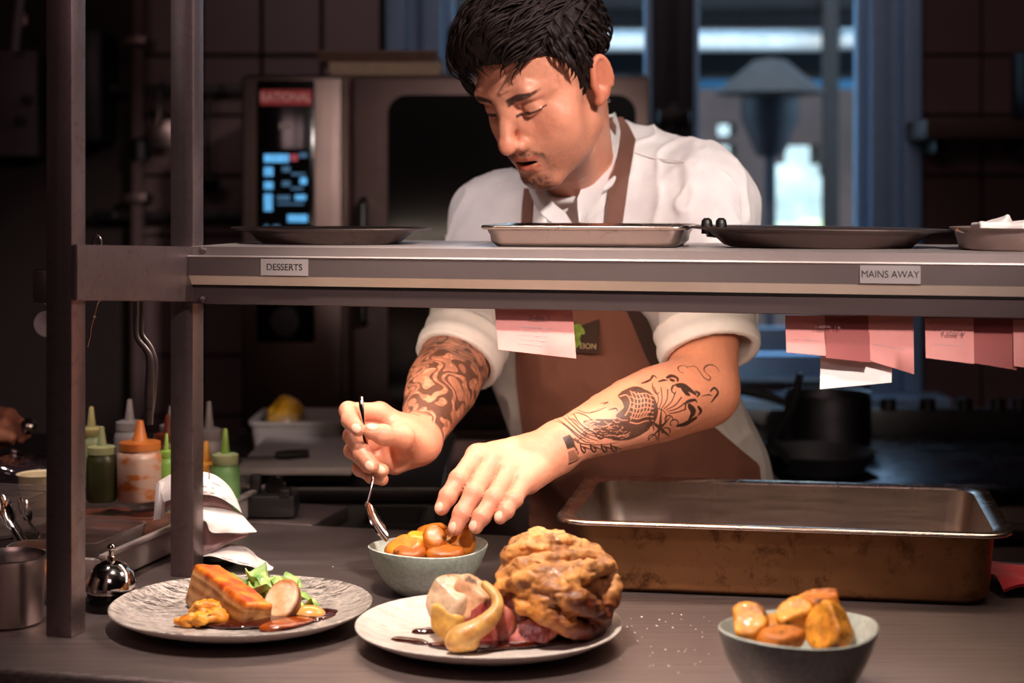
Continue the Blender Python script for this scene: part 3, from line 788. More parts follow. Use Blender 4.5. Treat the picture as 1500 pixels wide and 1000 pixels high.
# ================================================================ crockery
def plate_mat(name, light, dark, scale, amt):
    m, g, b = newmat(name); v = g.coord()
    a = g.noise(g.coord(scale=(1, 3.2, 1), rot=(0, 0, .5)), scale, 10, .82, 1.1)
    f = g.ramp(a, [(.5-amt*.12, 0.), (.5+amt*.14, 1.)])
    big = g.noise(v, 9, 3)
    f = g.math('MULTIPLY', f, g.ramp(big, [(.3, .35), (.62, 1.)]))
    setin(g, b, color=g.mix(f, hexc(light), hexc(dark)), rough=.32, normal=g.bump(a, .25, .0006), coat=.25); return m
M['plate1'] = plate_mat('speckled_glaze', '#c6bab2', '#241d1b', 62, .5)
M['plate2'] = plate_mat('white_glaze', '#e6ddd6', '#b5a8a0', 30, .9)
M['plate_under'] = simple('plate_underside', '#cbbdb5', .4, var=.05)
def plate(name, cx_, cy_, r, mat, lab, squash=0):
    t = empty(name, (cx_, cy_, ZC))
    def wob(rr, z, a): return rr*(1+.006*math.sin(2*a+1)+.004*math.sin(3*a)), (.0008*math.sin(3*a+.5) if rr > r*.8 else 0)
    lathe('upper_surface', [(0, .0075), (r*.5, .0072), (r*.7, .009), (r*.86, .0145), (r*.975, .0225), (r*.992, .0232), (r, .0225)], mat, t, 96, (cx_, cy_, ZC), wob=wob)
    lathe('underside', [(r, .0225), (r*.995, .0205), (r*.86, .011), (r*.68, .004), (r*.62, 0.), (r*.60, .0), (r*.58, .003), (0, .003)], M['plate_under'], t, 96, (cx_, cy_, ZC), wob=wob)
    return tag(t, lab, 'plate', 'wide plates on the pass')
p1 = P(353.5, 883, 1.855); p2 = P(716, 914, 1.772)
plate('dinner_plate', p1.x, 1.855, .141, M['plate1'], 'grey speckled coupe plate holding the pork belly dish')
plate('dinner_plate', p2.x, 1.772, .138, M['plate2'], 'white stoneware plate holding roast beef and yorkshire pudding')

def bowl(name, cx_, cy_, r, h, mat, lab, lip=0.):
    t = empty(name, (cx_, cy_, ZC))
    def wob(rr, z, a):
        k = max(0, (z-h*.5)/(h*.5))
        return rr*(1+k*(.02*math.sin(2*a+.6)+.018*math.sin(3*a+2))), k*(.0022*math.sin(2*a+.3)+lip*max(0, math.cos(a+.1))**6)
    lathe('outside', [(0, .002), (r*.46, .002), (r*.5, 0), (r*.54, .001), (r*.74, h*.28), (r*.89, h*.62), (r*.98, h*.95), (r*.985, h)], mat[0], t, 80, (cx_, cy_, ZC), wob=wob)
    lathe('inside', [(r*.985, h), (r*.965, h*1.015), (r*.94, h*.985), (r*.85, h*.62), (r*.68, h*.28), (r*.45, .010), (0, .008)], mat[1], t, 80, (cx_, cy_, ZC), wob=wob)
    return tag(t, lab, 'bowl', 'small stoneware bowls')
def glaze(nm, c1, c2, sc=180):
    m, g, b = newmat(nm); n = g.noise(g.coord(), sc, 3, .6); setin(g, b, color=g.ramp(n, [(.35, hexc(c1)), (.65, hexc(c2))]), rough=.38, coat=.3, normal=g.bump(n, .05, .0004)); return m
M['gl_grey'] = glaze('grey_glaze', '#8d8f88', '#a0a29a'); M['gl_sage'] = glaze('sage_glaze', '#8d9a90', '#a7b3a8'); M['gl_in'] = glaze('inner_glaze', '#a9b0a8', '#bcc2b9')
b1 = P(1167, 921, 1.586); b2 = P(626, 799, 2.005)
bowl('bowl', b1.x, 1.586, .0745, .064, (M['gl_grey'], M['gl_in']), 'grey bowl of roast potatoes at the front right', .004)
bowl('bowl', b2.x, 2.005, .0705, .054, (M['gl_sage'], M['gl_in']), 'sage green bowl of glazed vegetables under the chef\'s hands', .001)

# ================================================================ food
def food_mat(nm, stops, rough=.35, bumps=.4, nscale=40, coat=.3, sss=.05):
    m, g, b = newmat(nm); a = g.n.new('ShaderNodeAttribute'); a.attribute_name = 'Col'
    n = g.noise(g.coord(), nscale, 6, .65, .3)
    col = g.mix(1.0, a.outputs[0], g.ramp(n, stops), 'MULTIPLY')
    setin(g, b, color=col, rough=g.math('ADD', g.math('MULTIPLY', n, .3), rough-.15), coat=coat, normal=g.bump(n, bumps, .0015), sss=sss, ssss=.01); return m
M['roast'] = food_mat('roast_crust', [(.32, (.5, .40, .32, 1)), (.5, (1, 1, 1, 1)), (.72, (1.3, 1.25, 1.15, 1))], .52, .7, 90, .08)
M['fatty'] = food_mat('moist_food', [(.3, (.7, .66, .62, 1)), (.6, (1, 1, 1, 1))], .42, .5, 90, .12)
def lerp(a, b, t): t = np.clip(t, 0, 1)[:, None]; return np.asarray(a)[None, :3]*(1-t)+np.asarray(b)[None, :3]*t
hc = lambda h: np.array(hexc(h)[:3])
def rot(ax, ay, az): return np.array((Matrix.Rotation(az, 3, 'Z') @ Matrix.Rotation(ay, 3, 'Y') @ Matrix.Rotation(ax, 3, 'X')))

def clipz(nd, z): return N(lambda p: np.maximum(nd.f(p), z-p[:, 2]), nd.lo, nd.hi)
PZ = ZC+.0074
def potato(name, c, size, R, cutn, cuto, seed, lab, cat, grp, mat='roast', skin='#a8520c', flesh='#f2a233', vox=.0022):
    """roast chunk: lumpy ellipsoid with planar cut faces"""
    c = np.asarray(c, float); Rr = rot(*R)
    base = ell(c, size, Rr)
    def pl(n, o):
        n = np.asarray(n, float); n /= np.linalg.norm(n)
        return lambda p: ((p-c) @ n)-o
    pls = [pl(n, o) for n, o in zip(cutn, cuto)]
    def f(p):
        d = base.f(p)
        for q in pls: d = -smin(-d, -(q(p)+.0008*fbm(p, 90, 2, seed+2)), .0022)
        return d-.0014*fbm(p, 70, 3, seed)-.0026*fbm(p, 26, 2, seed+3)
    nd = N(f, base.lo-.006, base.hi+.006)
    def colf(V):
        n = fbm(V, 38, 4, seed+5); e = np.min([np.abs(q(V)) for q in pls], 0) if pls else np.full(len(V), .01)
        cut = np.clip(1-e/.004, 0, 1)
        col = lerp(hc(skin), hc(flesh), .62+.9*n+cut*.4)
        edge = np.clip(1-np.abs(e-.004)/.004, 0, 1)*(.5+.5*fbm(V, 60, 2, seed+9))
        col = col*(1-.55*edge[:, None]*np.array([.7, .9, 1.]))
        sp = np.clip((fbm(V, 90, 4, seed+11)-.36)*7, 0, 1)[:, None]
        return col*(1-.8*sp)
    o = sdf_obj(name, nd, vox, M[mat], None, colf, 0)
    return tag(o, lab, cat, grp)
bz = ZC
def at(px, py, d): return np.array(P(px, py, d))
gp = 'roast potatoes in the front bowl'
potato('roast_potato', at(1094, 914, 1.5813), (0.0222, 0.0194, 0.0204), (.3, .2, .5), [(-.25, -.6, .75), (-.9, .1, -.1)], [0.0094, 0.0122], 1, 'leftmost roast potato with a pale slanted cut face in the front bowl', 'potato', gp)
potato('roast_potato', at(1143, 936, 1.5575), (0.0222, 0.0166, 0.0139), (.1, .2, .1), [(0, -.1, 1)], [0.0094], 2, 'low browned roast potato at the front of the front bowl', 'potato', gp, flesh='#d07a24')
potato('roast_potato', at(1138, 917, 1.6098), (0.0148, 0.0148, 0.0130), (0, 0, .5), [(0, -.5, 1)], [0.0065], 3, 'small yellow roast potato behind the low browned one in the front bowl', 'potato', gp, flesh='#eeb04a')
potato('roast_potato', at(1167, 903, 1.6003), (0.0204, 0.0185, 0.0194), (0, .3, -.3), [(-.3, -.5, .8), (.1, -1, -.1)], [0.0101, 0.0101], 4, 'rounded roast potato in the middle of the front bowl', 'potato', gp)
potato('roast_potato', at(1205, 880, 1.6098), (0.0310, 0.0172, 0.0198), (.1, -.42, .1), [(-.3, -.15, .95), (.95, -.1, .0), (0, -.95, .25)], [0.0065, 0.0166, 0.0086], 5, 'topmost wedge shaped roast potato tilted up in the front bowl', 'potato', gp, flesh='#e88a1e')
potato('roast_potato', at(1215, 919, 1.5670), (0.0250, 0.0204, 0.0240), (.1, .3, -.3), [(-.75, -.6, .35), (.7, -.4, .6)], [0.0094, 0.0144], 6, 'large golden roast potato at the right side of the front bowl', 'potato', gp)

gv = 'glazed vegetables in the sage bowl'
for i, (px, py, d, sz_, R, cn, co, lab, fl) in enumerate((
    (592, 804, 1.985, (.026, .018, .016), (0, .25, .2), [(-.2, -.5, .8)], [.011], 'long orange glazed chunk at the left of the sage bowl', '#e58a1e'),
    (612, 797, 1.99, (.016, .016, .017), (0, 0, .3), [(-.1, -.9, .3), (.2, -.1, 1)], [.011, .012], 'bright yellow cut chunk in the sage bowl', '#f0a626'),
    (638, 793, 1.985, (.014, .015, .02), (.2, .2, 0), [(0, -.7, .7)], [.012], 'small glossy browned chunk in the middle of the sage bowl', '#c8701c'),
    (664, 794, 1.995, (.025, .02, .024), (0, .4, -.2), [(-.4, -.3, .9), (.3, -.9, .2)], [.013, .014], 'largest glazed chunk touched by the fingertip in the sage bowl', '#e2861c'),
    (634, 788, 2.02, (.022, .016, .02), (0, -.3, .2), [(-.2, 0, 1)], [.016], 'browned chunk at the back of the sage bowl', '#cf7a1c'),
    (600, 812, 1.975, (.02, .016, .013), (0, 0, .1), [(0, -.4, 1)], [.009], 'dark caramelised chunk at the front rim of the sage bowl', '#b9621a'),
    (652, 811, 1.97, (.022, .014, .012), (0, .1, 0), [(0, -.4, 1)], [.009], 'flat caramelised chunk at the front of the sage bowl', '#c46c1a'))):
    potato('glazed_vegetable', at(px, py, d), sz_, R, cn, co, 20+i, lab, 'vegetable', gv, 'fatty', '#a34c0c', fl, .0019)

# --- pork belly block on plate 1
A = at(287, 829, 1.895); B = at(319, 826, 1.925); C = at(400, 873, 1.825); D = at(367, 888, 1.80)
ux = (D-A); L = np.linalg.norm(ux); ux /= L; uy = (B-A); uy -= ux*(uy@ux); Wd = np.linalg.norm(uy); uy /= Wd; uz = np.cross(uy, ux); uz = uz if uz[2] > 0 else -uz
Hh = .047; cen = (A+B+C+D)/4-uz*Hh/2; Rb = np.array([ux, uy, uz])
def lumps(p): return .0011*fbm(p, 90, 3, 31)+.0018*fbm(p, 30, 2, 37)
pb_ = warp(rbox(cen, (L/2, Wd/2, Hh/2), Rb, .0035), lumps, .004)
def pbcol(V):
    q = (V-cen) @ Rb.T; w = q[:, 2]/Hh+.5+.05*fbm(V, 30, 2, 41)
    n = fbm(V*np.array([1, 1, 1]), 60, 4, 43)
    skin = lerp(hc('#b23c08'), hc('#f4922c'), .55+1.3*n)
    st = .5+.5*np.sin(w*23+2.2*fbm(V, 26, 2, 45)); meat = lerp(hc('#8a4a1e'), hc('#e2a766'), st*.5+.45*n+.12)
    meat = meat*(.85+.3*(fbm((q*np.array([25, 25, 140])), 1, 3, 47)[:, None]))
    base = meat
    t = np.clip((w-.84)/.05, 0, 1)[:, None]; fat = np.clip(1-np.abs(w-.80)/.05, 0, 1)[:, None]*.6
    base = base*(1-fat)+hc('#e8b070')*fat
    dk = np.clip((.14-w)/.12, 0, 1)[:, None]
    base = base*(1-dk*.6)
    return base*(1-t)+skin*t
tag(sdf_obj('pork_belly', clipz(pb_, PZ), .0019, M['fatty'], None, pbcol, 0), 'block of crisp roast pork belly on the speckled plate', 'meat')
# --- tenderloin medallion
mc = at(413, 881, 1.845); Rm = rot(.55, -.25, .35)
def medcol(V):
    d = (V-mc) @ np.array([-.28, -.75, .6]); r = np.linalg.norm((V-mc)-d[:, None]*np.array([-.28, -.75, .6]), axis=1)
    face = np.clip((d-.003)/.002, 0, 1); c = lerp(hc('#efd0b0'), hc('#d9a06a'), np.clip((.010-np.abs((V-mc)@np.array([.9, -.2, .3])))/.008, 0, 1)*.8)
    f2 = np.clip((r-.017)/.004, 0, 1)[:, None]; c = c*(1-f2)+hc('#b8713c')*f2
    return lerp(hc('#5e2e14'), hc('#8a4a20'), .5+fbm(V, 60, 3, 53))*(1-face[:, None])+c*face[:, None]
def _med(p):
    d = ell(mc, (.0205, .019, .0255), Rm).f(p); n = np.array([-.28, -.75, .6]); n = n/np.linalg.norm(n)
    return -smin(-d, -(((p-mc)@n)-.006), .004)-.0012*fbm(p, 60, 3, 51)
tag(sdf_obj('pork_medallion', clipz(N(_med, mc-.04, mc+.04), PZ), .0019, M['fatty'], None, medcol, 0), 'pale sliced pork medallion leaning behind the pork belly', 'meat')
# --- mash
mb = U(.008, *[ell(at(px, py+2, d), (r*.82, r*.8, r*.68)) for px, py, d, r in ((300, 893, 1.85, .019), (318, 902, 1.82, .014), (285, 906, 1.815, .012), (330, 888, 1.85, .017), (296, 908, 1.805, .010), (270, 909, 1.812, .008), (258, 910, 1.815, .005))])
mb = warp(mb, lambda p: .0055*(np.abs(fbm(p, 120, 3, 61))-.15)+.003*fbm(p, 55, 2, 62), .006)
tag(sdf_obj('mash', clipz(mb, PZ), .0019, M['fatty'], None, lambda V: lerp(hc('#c4680c'), hc('#f6b43c'), .5+1.1*fbm(V, 60, 3, 63)), 0), 'spoonful of orange vegetable mash under the pork belly', 'mash')
# --- cabbage: ruffled leaves, each an object
M['cabbage'] = food_mat('cabbage_leaf', [(.3, (.6, .7, .5, 1)), (.6, (1.1, 1.1, 1., 1))], .4, .5, 120, .2, .1)
CABL = ['crinkled cabbage leaf furthest left, behind the pork belly', 'crinkled cabbage leaf at the back, second from the left', 'cabbage leaf at the back above the pale medallion', 'cabbage leaf right of the medallion, on the upper side', 'small cabbage leaf furthest right on the speckled plate', 'cabbage leaf tucked between pork belly and medallion', 'small cabbage leaf low at the right of the medallion', 'cabbage leaf lying low behind the pork belly edge']
for i, (px, py, d, s, az, t1) in enumerate(((368, 850, 1.90, .022, .2, .5), (392, 848, 1.905, .026, .9, .4), (418, 856, 1.90, .022, 1.8, .45), (436, 872, 1.885, .02, 2.6, .5), (446, 884, 1.87, .016, 3.2, .3), (408, 866, 1.885, .026, .3, .25), (432, 888, 1.855, .016, 1.2, .15), (380, 862, 1.885, .024, 2.2, .2))):
    c = at(px, py, d); n = 14; g_ = np.zeros((n, n, 3)); rr = np.random.default_rng(70+i)
    for a in range(n):
        for b in range(n):
            rad, an = .04+.96*a/(n-1), 2*PI*b/(n-1); rim = 1+.22*math.sin(3*an+i)+.13*math.sin(7*an+2*i); u, v = rad*rim*math.cos(an), .75*rad*rim*math.sin(an)
            z = .20*s*math.sin(5*u+i)*(.3+rad)+.16*s*math.cos(6*v+2*i)*(.3+rad)+.16*s*rad*rad*math.sin(9*an+i)
            g_[a, b] = (u*s, v*s, z)
    g_ = g_.reshape(-1, 3) @ rot(t1*.75, .3*math.sin(i), az).T+c
    o = sheet('cabbage_leaf', g_.reshape(n, n, 3), .0009, M['cabbage'])
    me = o.data; at_ = me.color_attributes.new('Col', 'FLOAT_COLOR', 'POINT'); V_ = np.empty(len(me.vertices)*3, np.float32); me.vertices.foreach_get('co', V_); V_ = V_.reshape(-1, 3)
    c4 = np.ones((len(V_), 4), np.float32); c4[:, :3] = lerp(hc('#5a8a3c'), hc('#c6d98a'), .45+1.0*fbm(V_, 70, 3, 71+i)); at_.data.foreach_set('color', c4.ravel())
    tag(o, CABL[i], 'leaf', 'cabbage leaves on the speckled plate')
# --- sauces
M['jus'] = simple('jus', '#3a0f05', .08, var=.3, coat=.5); M['cream'] = simple('cream_sauce', '#d9974e', .22, var=.1, coat=.4); M['smear'] = simple('orange_smear', '#8c3a08', .2, var=.35, nscale=90, coat=.4)
def pool(name, mat, pts, r, lab, cat='sauce', amp=.002, seed=0, zbase=None, flat=.0022, vox=.0013):
    nodes = [ell((x, y, z), (rr, rr*.8, flat)) for (x, y, z, rr) in pts]
    nd = clipz(warp(U(.012, *nodes), lambda p: amp*.25*fbm(p, 60, 2, seed), amp*.3), PZ-.0003)
    return tag(sdf_obj(name, nd, vox, mat, None, None, 0), lab, cat)
def onp(px, py, plate_c, z=.0085):
    d = 2500*(CAMZ-ZC-z)/(py-280); x = (px-750)/2500*d; return (x, d, ZC+z)
def pp_(lst, z=.0083): return [onp(px, py, None, z)+(r,) for px, py, r in lst]
pool('jus', M['jus'], pp_([(300, 914, .012), (330, 917, .014), (362, 917, .014), (395, 916, .013), (425, 914, .014), (455, 908, .014), (478, 902, .012), (486, 896, .008), (275, 911, .008), (345, 905, .016), (400, 905, .016), (430, 900, .016)]), 0, 'dark glossy gravy pooled around the pork belly', seed=3)
pool('sauce_smear', M['smear'], pp_([(392, 921, .010), (410, 917, .011), (428, 914, .011), (445, 909, .010)], .0090), 0, 'orange sauce smear in front of the pork belly', seed=4, flat=.0016)
q = onp(452, 901, None, .011); tag(sdf_obj('cream_sauce', warp(U(.006, ell((q[0], q[1], q[2]), (.0185, .0145, .011)), ell((q[0]-.012, q[1]-.002, q[2]-.001), (.009, .008, .005))), lambda p: .0006*fbm(p, 50, 2, 8), .001), .0014, M['cream'], None, None, 0), 'smooth dollop of pale sauce at the right of the speckled plate', 'sauce')

# --- yorkshire pudding
yc = at(816, 858, 1.79)
def yk(px, py, d, r, s=(1, 1, 1), R=None): return ell(at(px, py, d), (r*s[0], r*s[1], r*s[2]), R)
fold = lambda pts, r: chain(spline([at(*q) for q in pts], 9), np.interp(np.linspace(0, 1, 9), [0, .5, 1], [r*.75, r*1.2, r*.75]))
yn = U(.014,
    ell(yc, (.054, .047, .046), rot(0, .35, 0)), yk(845, 885, 1.765, .036, (1, .9, 1)), yk(770, 838, 1.79, .028), yk(866, 845, 1.80, .030), yk(800, 815, 1.80, .03, (1.3, 1, .8)), yk(858, 905, 1.76, .024, (1, .9, 1)),
    (fold([(733, 866, 1.752), (770, 848, 1.738), (815, 838, 1.735), (862, 826, 1.745)], .010), .006),
    (fold([(735, 842, 1.76), (775, 826, 1.75), (820, 818, 1.755), (868, 812, 1.775)], .009), .006),
    (fold([(742, 812, 1.785), (780, 800, 1.775), (830, 796, 1.785), (868, 806, 1.80)], .010), .007),
    (fold([(760, 876, 1.742), (800, 862, 1.728), (845, 846, 1.735), (888, 828, 1.765)], .011), .006),
    (fold([(768, 890, 1.735), (800, 898, 1.722), (838, 918, 1.722), (862, 928, 1.735)], .011), .006),
    (fold([(790, 878, 1.728), (828, 874, 1.718), (862, 888, 1.722), (884, 902, 1.74)], .012), .006),
    (fold([(880, 820, 1.775), (896, 845, 1.768), (896, 875, 1.758), (884, 905, 1.755)], .009), .007),
    (fold([(755, 795, 1.80), (790, 787, 1.795), (820, 784, 1.80)], .009), .007))
def ywarp(p): return 0.0042*(np.abs(fbm(p*np.array([1, 1, 1.9]), 36, 4, 81, .5))-.2)*1.6+.0012*(np.abs(fbm(p*np.array([1, 1, 1.6]), 130, 3, 83))-.25)-.0022*np.maximum(0, 1-np.abs(fbm(p*np.array([.7, 1, 2.2])+fbm(p, 20, 2, 88)[:, None]*.010, 22, 2, 86))*5)**2
yn = warp(yn, ywarp, .008)
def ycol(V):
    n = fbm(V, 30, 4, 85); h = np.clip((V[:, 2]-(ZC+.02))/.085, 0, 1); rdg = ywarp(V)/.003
    base = lerp(hc('#642406'), hc('#ea9a44'), .36*h+.55*n+.34*rdg+.30-.48*np.clip((V[:, 0]-yc[0]-.005)/.05, 0, 1)*(1-h*.6))  # crust browning, plus painted shade at the right and lightened fold ridges
    hi = np.clip(h*1.3-.55+.6*n, 0, 1)[:, None]*.5  # pale highlight painted into the top of the crust
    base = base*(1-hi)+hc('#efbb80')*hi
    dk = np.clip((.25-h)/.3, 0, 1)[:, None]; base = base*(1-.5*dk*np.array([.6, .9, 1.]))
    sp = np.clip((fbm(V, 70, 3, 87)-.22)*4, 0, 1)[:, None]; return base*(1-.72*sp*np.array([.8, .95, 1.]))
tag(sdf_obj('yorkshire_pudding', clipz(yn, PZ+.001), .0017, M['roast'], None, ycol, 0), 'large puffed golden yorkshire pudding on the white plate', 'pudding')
# --- beef slices
M['beef'] = food_mat('rare_beef', [(.3, (.6, .5, .5, 1)), (.6, (1.05, 1, 1, 1))], .3, .5, 110, .35, .1)
for i, (px, py, d, sz_, R, cn, lab) in enumerate(((752, 903, 1.752, (.040, .020, .032), (0, .5, .1), (-.25, -.85, .45), 'large pink slice of roast beef lying against the yorkshire pudding'), (716, 918, 1.745, (.030, .016, .026), (0, .4, .1), (-.3, -.9, .2), 'second pink beef slice tucked beneath the parsnip'), (782, 925, 1.738, (.030, .016, .016), (0, .35, 0), (-.1, -.85, .5), 'low dark pink beef slice at the foot of the pudding'))):
    c = at(px, py, d); Rr = rot(*R); cn = np.array(cn)/np.linalg.norm(cn); base = ell(c, sz_, Rr)
    nd = N(lambda p, c=c, cn=cn, base=base, i=i: -smin(-base.f(p), -((p-c)@cn-.003), .003)-.0012*fbm(p, 55, 3, 90+i)-.0007*fbm(p*np.array([1, 1, .25]), 260, 2, 93+i), base.lo-.004, base.hi+.004)
    def bcol(V, c=c, cn=cn, base=base, i=i):
        face = np.clip(((V-c)@cn-.0005)/.0015, 0, 1)[:, None]; e = np.clip(1+base.f(V)/.0035, 0, 1)[:, None]; n = fbm(V*np.array([1, 1, .3]), 170, 3, 95+i); n2 = fbm(V, 40, 2, 97+i)
        pink = lerp(hc('#8e2c2c'), hc('#d98676'), .42+.75*n+.35*n2)
        return lerp(hc('#54220f'), hc('#8e4a22'), .5+fbm(V, 60, 3, 99))*(1-face)+face*(pink*(1-e*.6)+hc('#7a3a1c')*e*.6)
    tag(sdf_obj('beef_slice', clipz(nd, PZ), .0017, M['beef'], None, bcol, 0), lab, 'meat', 'beef slices on the white plate')
# --- roast garnish on the left of the beef: cauliflower-like roast pieces and a parsnip strip
gn = 'roast vegetables on the white plate'
potato('roast_onion', at(658, 880, 1.765), (.024, .018, .03), (0, .25, 0), [(-.5, -.8, .2), (.1, -.6, .8)], [.010, .014], 101, 'pale browned onion petal standing at the left of the beef', 'vegetable', gn, 'fatty', '#a8683c', '#f0cfae', .002)
potato('roast_onion', at(690, 878, 1.765), (.02, .018, .028), (0, -.1, .2), [(-.2, -.9, .3), (.5, -.3, .8)], [.010, .015], 102, 'pinkish roast onion piece inside the parsnip curl', 'vegetable', gn, 'fatty', '#b5683f', '#e8b088', .002)
potato('roast_onion', at(655, 910, 1.755), (.017, .012, .022), (0, .5, 0), [(-.3, -.9, .1), (.2, -.5, .8)], [.005, .011], 103, 'golden roast onion at the lower left of the beef', 'vegetable', gn, 'fatty', '#b06a20', '#eab45a', .002)
potato('roast_onion', at(672, 862, 1.78), (.028, .02, .016), (0, .0, .2), [(0, -.2, 1)], [.010], 104, 'crisp top piece of roast onion above the beef', 'vegetable', gn, 'fatty', '#a85e30', '#f0c89a', .002)
pn = chain(spline([at(710, 856, 1.745), at(726, 872, 1.735), at(728, 892, 1.725), at(712, 912, 1.715), at(690, 926, 1.708), at(668, 938, 1.706), at(690, 940, 1.708)], 26), np.interp(np.linspace(0, 1, 26), [0, .3, .75, 1], [.0045, .0065, .0125, .009]))
pn = warp(pn, lambda p: .0008*fbm(p, 60, 3, 105), .001)
tag(sdf_obj('roast_parsnip', clipz(pn, PZ), .0017, M['fatty'], None, lambda V: lerp(hc('#b46c22'), hc('#eec074'), .6+.8*fbm(V, 45, 3, 106)), 0), 'long curled roast parsnip wrapped round the onions on the white plate', 'vegetable', gn)
pool('gravy', M['jus'], pp_([(580, 938, .006), (597, 939, .008), (615, 942, .007), (640, 946, .008), (665, 949, .011), (700, 950, .015), (740, 946, .018), (780, 942, .018), (820, 938, .018), (850, 932, .016), (872, 925, .012)]), 0, 'dark gravy streaked and pooled on the white plate', seed=9)
pool('gravy', M['jus'], pp_([(608, 926, .004), (622, 926, .006), (634, 925, .004)]), 0, 'small separate drop of gravy left of the onions', seed=12)

# ================================================================ roasting pan (deep gastronorm)
def rrect(cx_, w, d, r, z, n=8):
    out = []
    for (sx_, sy_, a0) in ((1, 1, 0), (-1, 1, PI/2), (-1, -1, PI), (1, -1, 1.5*PI)):
        for k in range(n+1):
            a = a0+PI/2*k/n; out.append((sx_*(w-r)+r*math.cos(a), sy_*(d-r)+r*math.sin(a), z))
    return out
def deep_pan(name, c, ang, w, d, h, mats, parent_tag, flange=.016, r=.03, tilt=(0, 0)):
    t = empty(name, tuple(c))
    Mx = Matrix.Translation(Vector(c)) @ Matrix.Rotation(ang, 4, 'Z') @ Matrix.Rotation(tilt[0], 4, 'X') @ Matrix.Rotation(tilt[1], 4, 'Y')
    X_ = lambda ring: [tuple(Mx @ Vector(p)) for p in ring]
    out = [rrect(0, w*.95-.006, d*.93-.006, r*.8, 0), rrect(0, w*.955, d*.94, r, .006), rrect(0, w*.965, d*.955, r, .014), rrect(0, w*.985, d*.975, r, h-.006), rrect(0, w*.99, d*.98, r, h-.003)]
    v, f = loft([X_(q) for q in out], True, True, False); o1 = pydata('outside', v, [q[::-1] if len(q) == 4 else q for q in f], mats[0], t); 
    rim = [rrect(0, w*.99, d*.98, r, h-.003), rrect(0, w+flange-.002, d+flange-.002, r+flange*.6, h-.003), rrect(0, w+flange, d+flange, r+flange*.6, h-.001), rrect(0, w+flange-.001, d+flange-.001, r+flange*.6, h+.002), rrect(0, w+.003, d+.003, r+.003, h+.0022), rrect(0, w-.005, d-.005, r, h-.001)]
    v, f = loft([X_(q) for q in rim], True); pydata('rim', v, f, mats[1], t)
    inn = [rrect(0, w-.005, d-.005, r, h-.001), rrect(0, w*.965-.004, d*.955-.004, r, .020), rrect(0, w*.95-.004, d*.93-.004, r, .008), rrect(0, w*.90, d*.86, r*.8, .0035)]
    v, f = loft([X_(q) for q in inn], True, False, True); pydata('inside', v, f, mats[2], t)
    for o in t.children: 
        bm = bmesh.new(); bm.from_mesh(o.data); bmesh.ops.recalc_face_normals(bm, faces=bm.faces); bm.to_mesh(o.data); bm.free(); o.data.polygons.foreach_set('use_smooth', [True]*len(o.data.polygons))
    return tag(t, *parent_tag)
M['pan_out'] = steel('stained_steel', '#866242', .48, streak=(2, 200, 30), stain=(30, .65, '#3a1c10'), var=.3, bump=.08)
M['pan_rim'] = steel('rim_steel', '#c9b6a8', .22, streak=(40, 40, 40), stain=(60, .7, '#4a3024'))
M['pan_in'] = steel('inner_steel', '#9c8a80', .34, streak=(3, 60, 200), stain=(11, .45, '#5a3a2c'), var=.25)
PANG = -math.radians(9.8)
fl_, fr_ = P(808, 766, 1.995), P(1492, 790, 1.895)
hw = (fr_-fl_).length/2; va = Vector((math.sin(-PANG), math.cos(PANG), 0)); pc = (fl_+fr_)/2+va*.162; 
deep_pan('roasting_pan', (pc.x, pc.y, ZC+.001), PANG, hw-.017, .162-.014, CAMZ-ZC-.3865, (M['pan_out'], M['pan_rim'], M['pan_in']), ('deep stained steel roasting pan on the counter at the right', 'pan'))

# ================================================================ service bell
be = P(163, 882, 1.925); t = empty('service_bell', (be.x, be.y, ZC))
lathe('base', [(0, 0), (.030, 0), (.031, .003), (.030, .012), (.027, .014), (.027, .022), (0, .022)], M['blackgloss'], t, 40, (be.x, be.y, ZC))
lathe('dome', [(.0285, .020), (.0292, .022), (.0285, .030), (.024, .042), (.016, .050), (.007, .0535), (0, .054)], M['chrome'], t, 48, (be.x, be.y, ZC))
lathe('button', [(.005, .053), (.0045, .058), (.003, .059), (.003, .064), (.0048, .066), (.005, .069), (.003, .072), (0, .0725)], M['chrome'], t, 20, (be.x, be.y, ZC))
tag(t, 'chrome service bell on a black base beside the front post', 'bell')
# steel pot at the left edge
po = P(-2, 930, 1.83); t = empty('cooking_pot', (po.x, 1.86, ZC))
lathe('body', [(0, 0), (.036, 0), (.039, .003), (.040, .066), (.0425, .071), (.0435, .073), (.041, .074), (.038, .068), (.037, .006), (0, .004)], M['steel'], t, 56, (po.x, 1.86, ZC))
lathe('contents', [(0, .050), (.0378, .050), (.0378, .048), (0, .048)], simple('dark_sauce', '#1c0a06', .2), t, 40, (po.x, 1.86, ZC))
tag(t, 'small steel pot cut by the left picture edge on the counter', 'pot')
jr = P(52, 880, 1.97); t = empty('glass_jar', (jr.x, 1.97, ZC))
lathe('glass', [(0, 0), (.034, 0), (.036, .004), (.036, .055), (.032, .062), (.030, .062), (.034, .054), (.034, .006), (0, .004)], M['clear'], t, 40, (jr.x, 1.97, ZC))
jn = warp(ell((jr.x, 1.97, ZC+.025), (.031, .031, .019)), lambda p: .004*fbm(p, 90, 2, 7), .004)
o = sdf_obj('orange_filling', jn, .0025, M['fatty'], t, lambda V: lerp(hc('#7a2c06'), hc('#e88a1c'), .5+1.2*fbm(V, 80, 3, 9)), 0); o['kind'] = 'stuff'
tag(t, 'clear jar with orange filling behind the steel pot', 'jar')
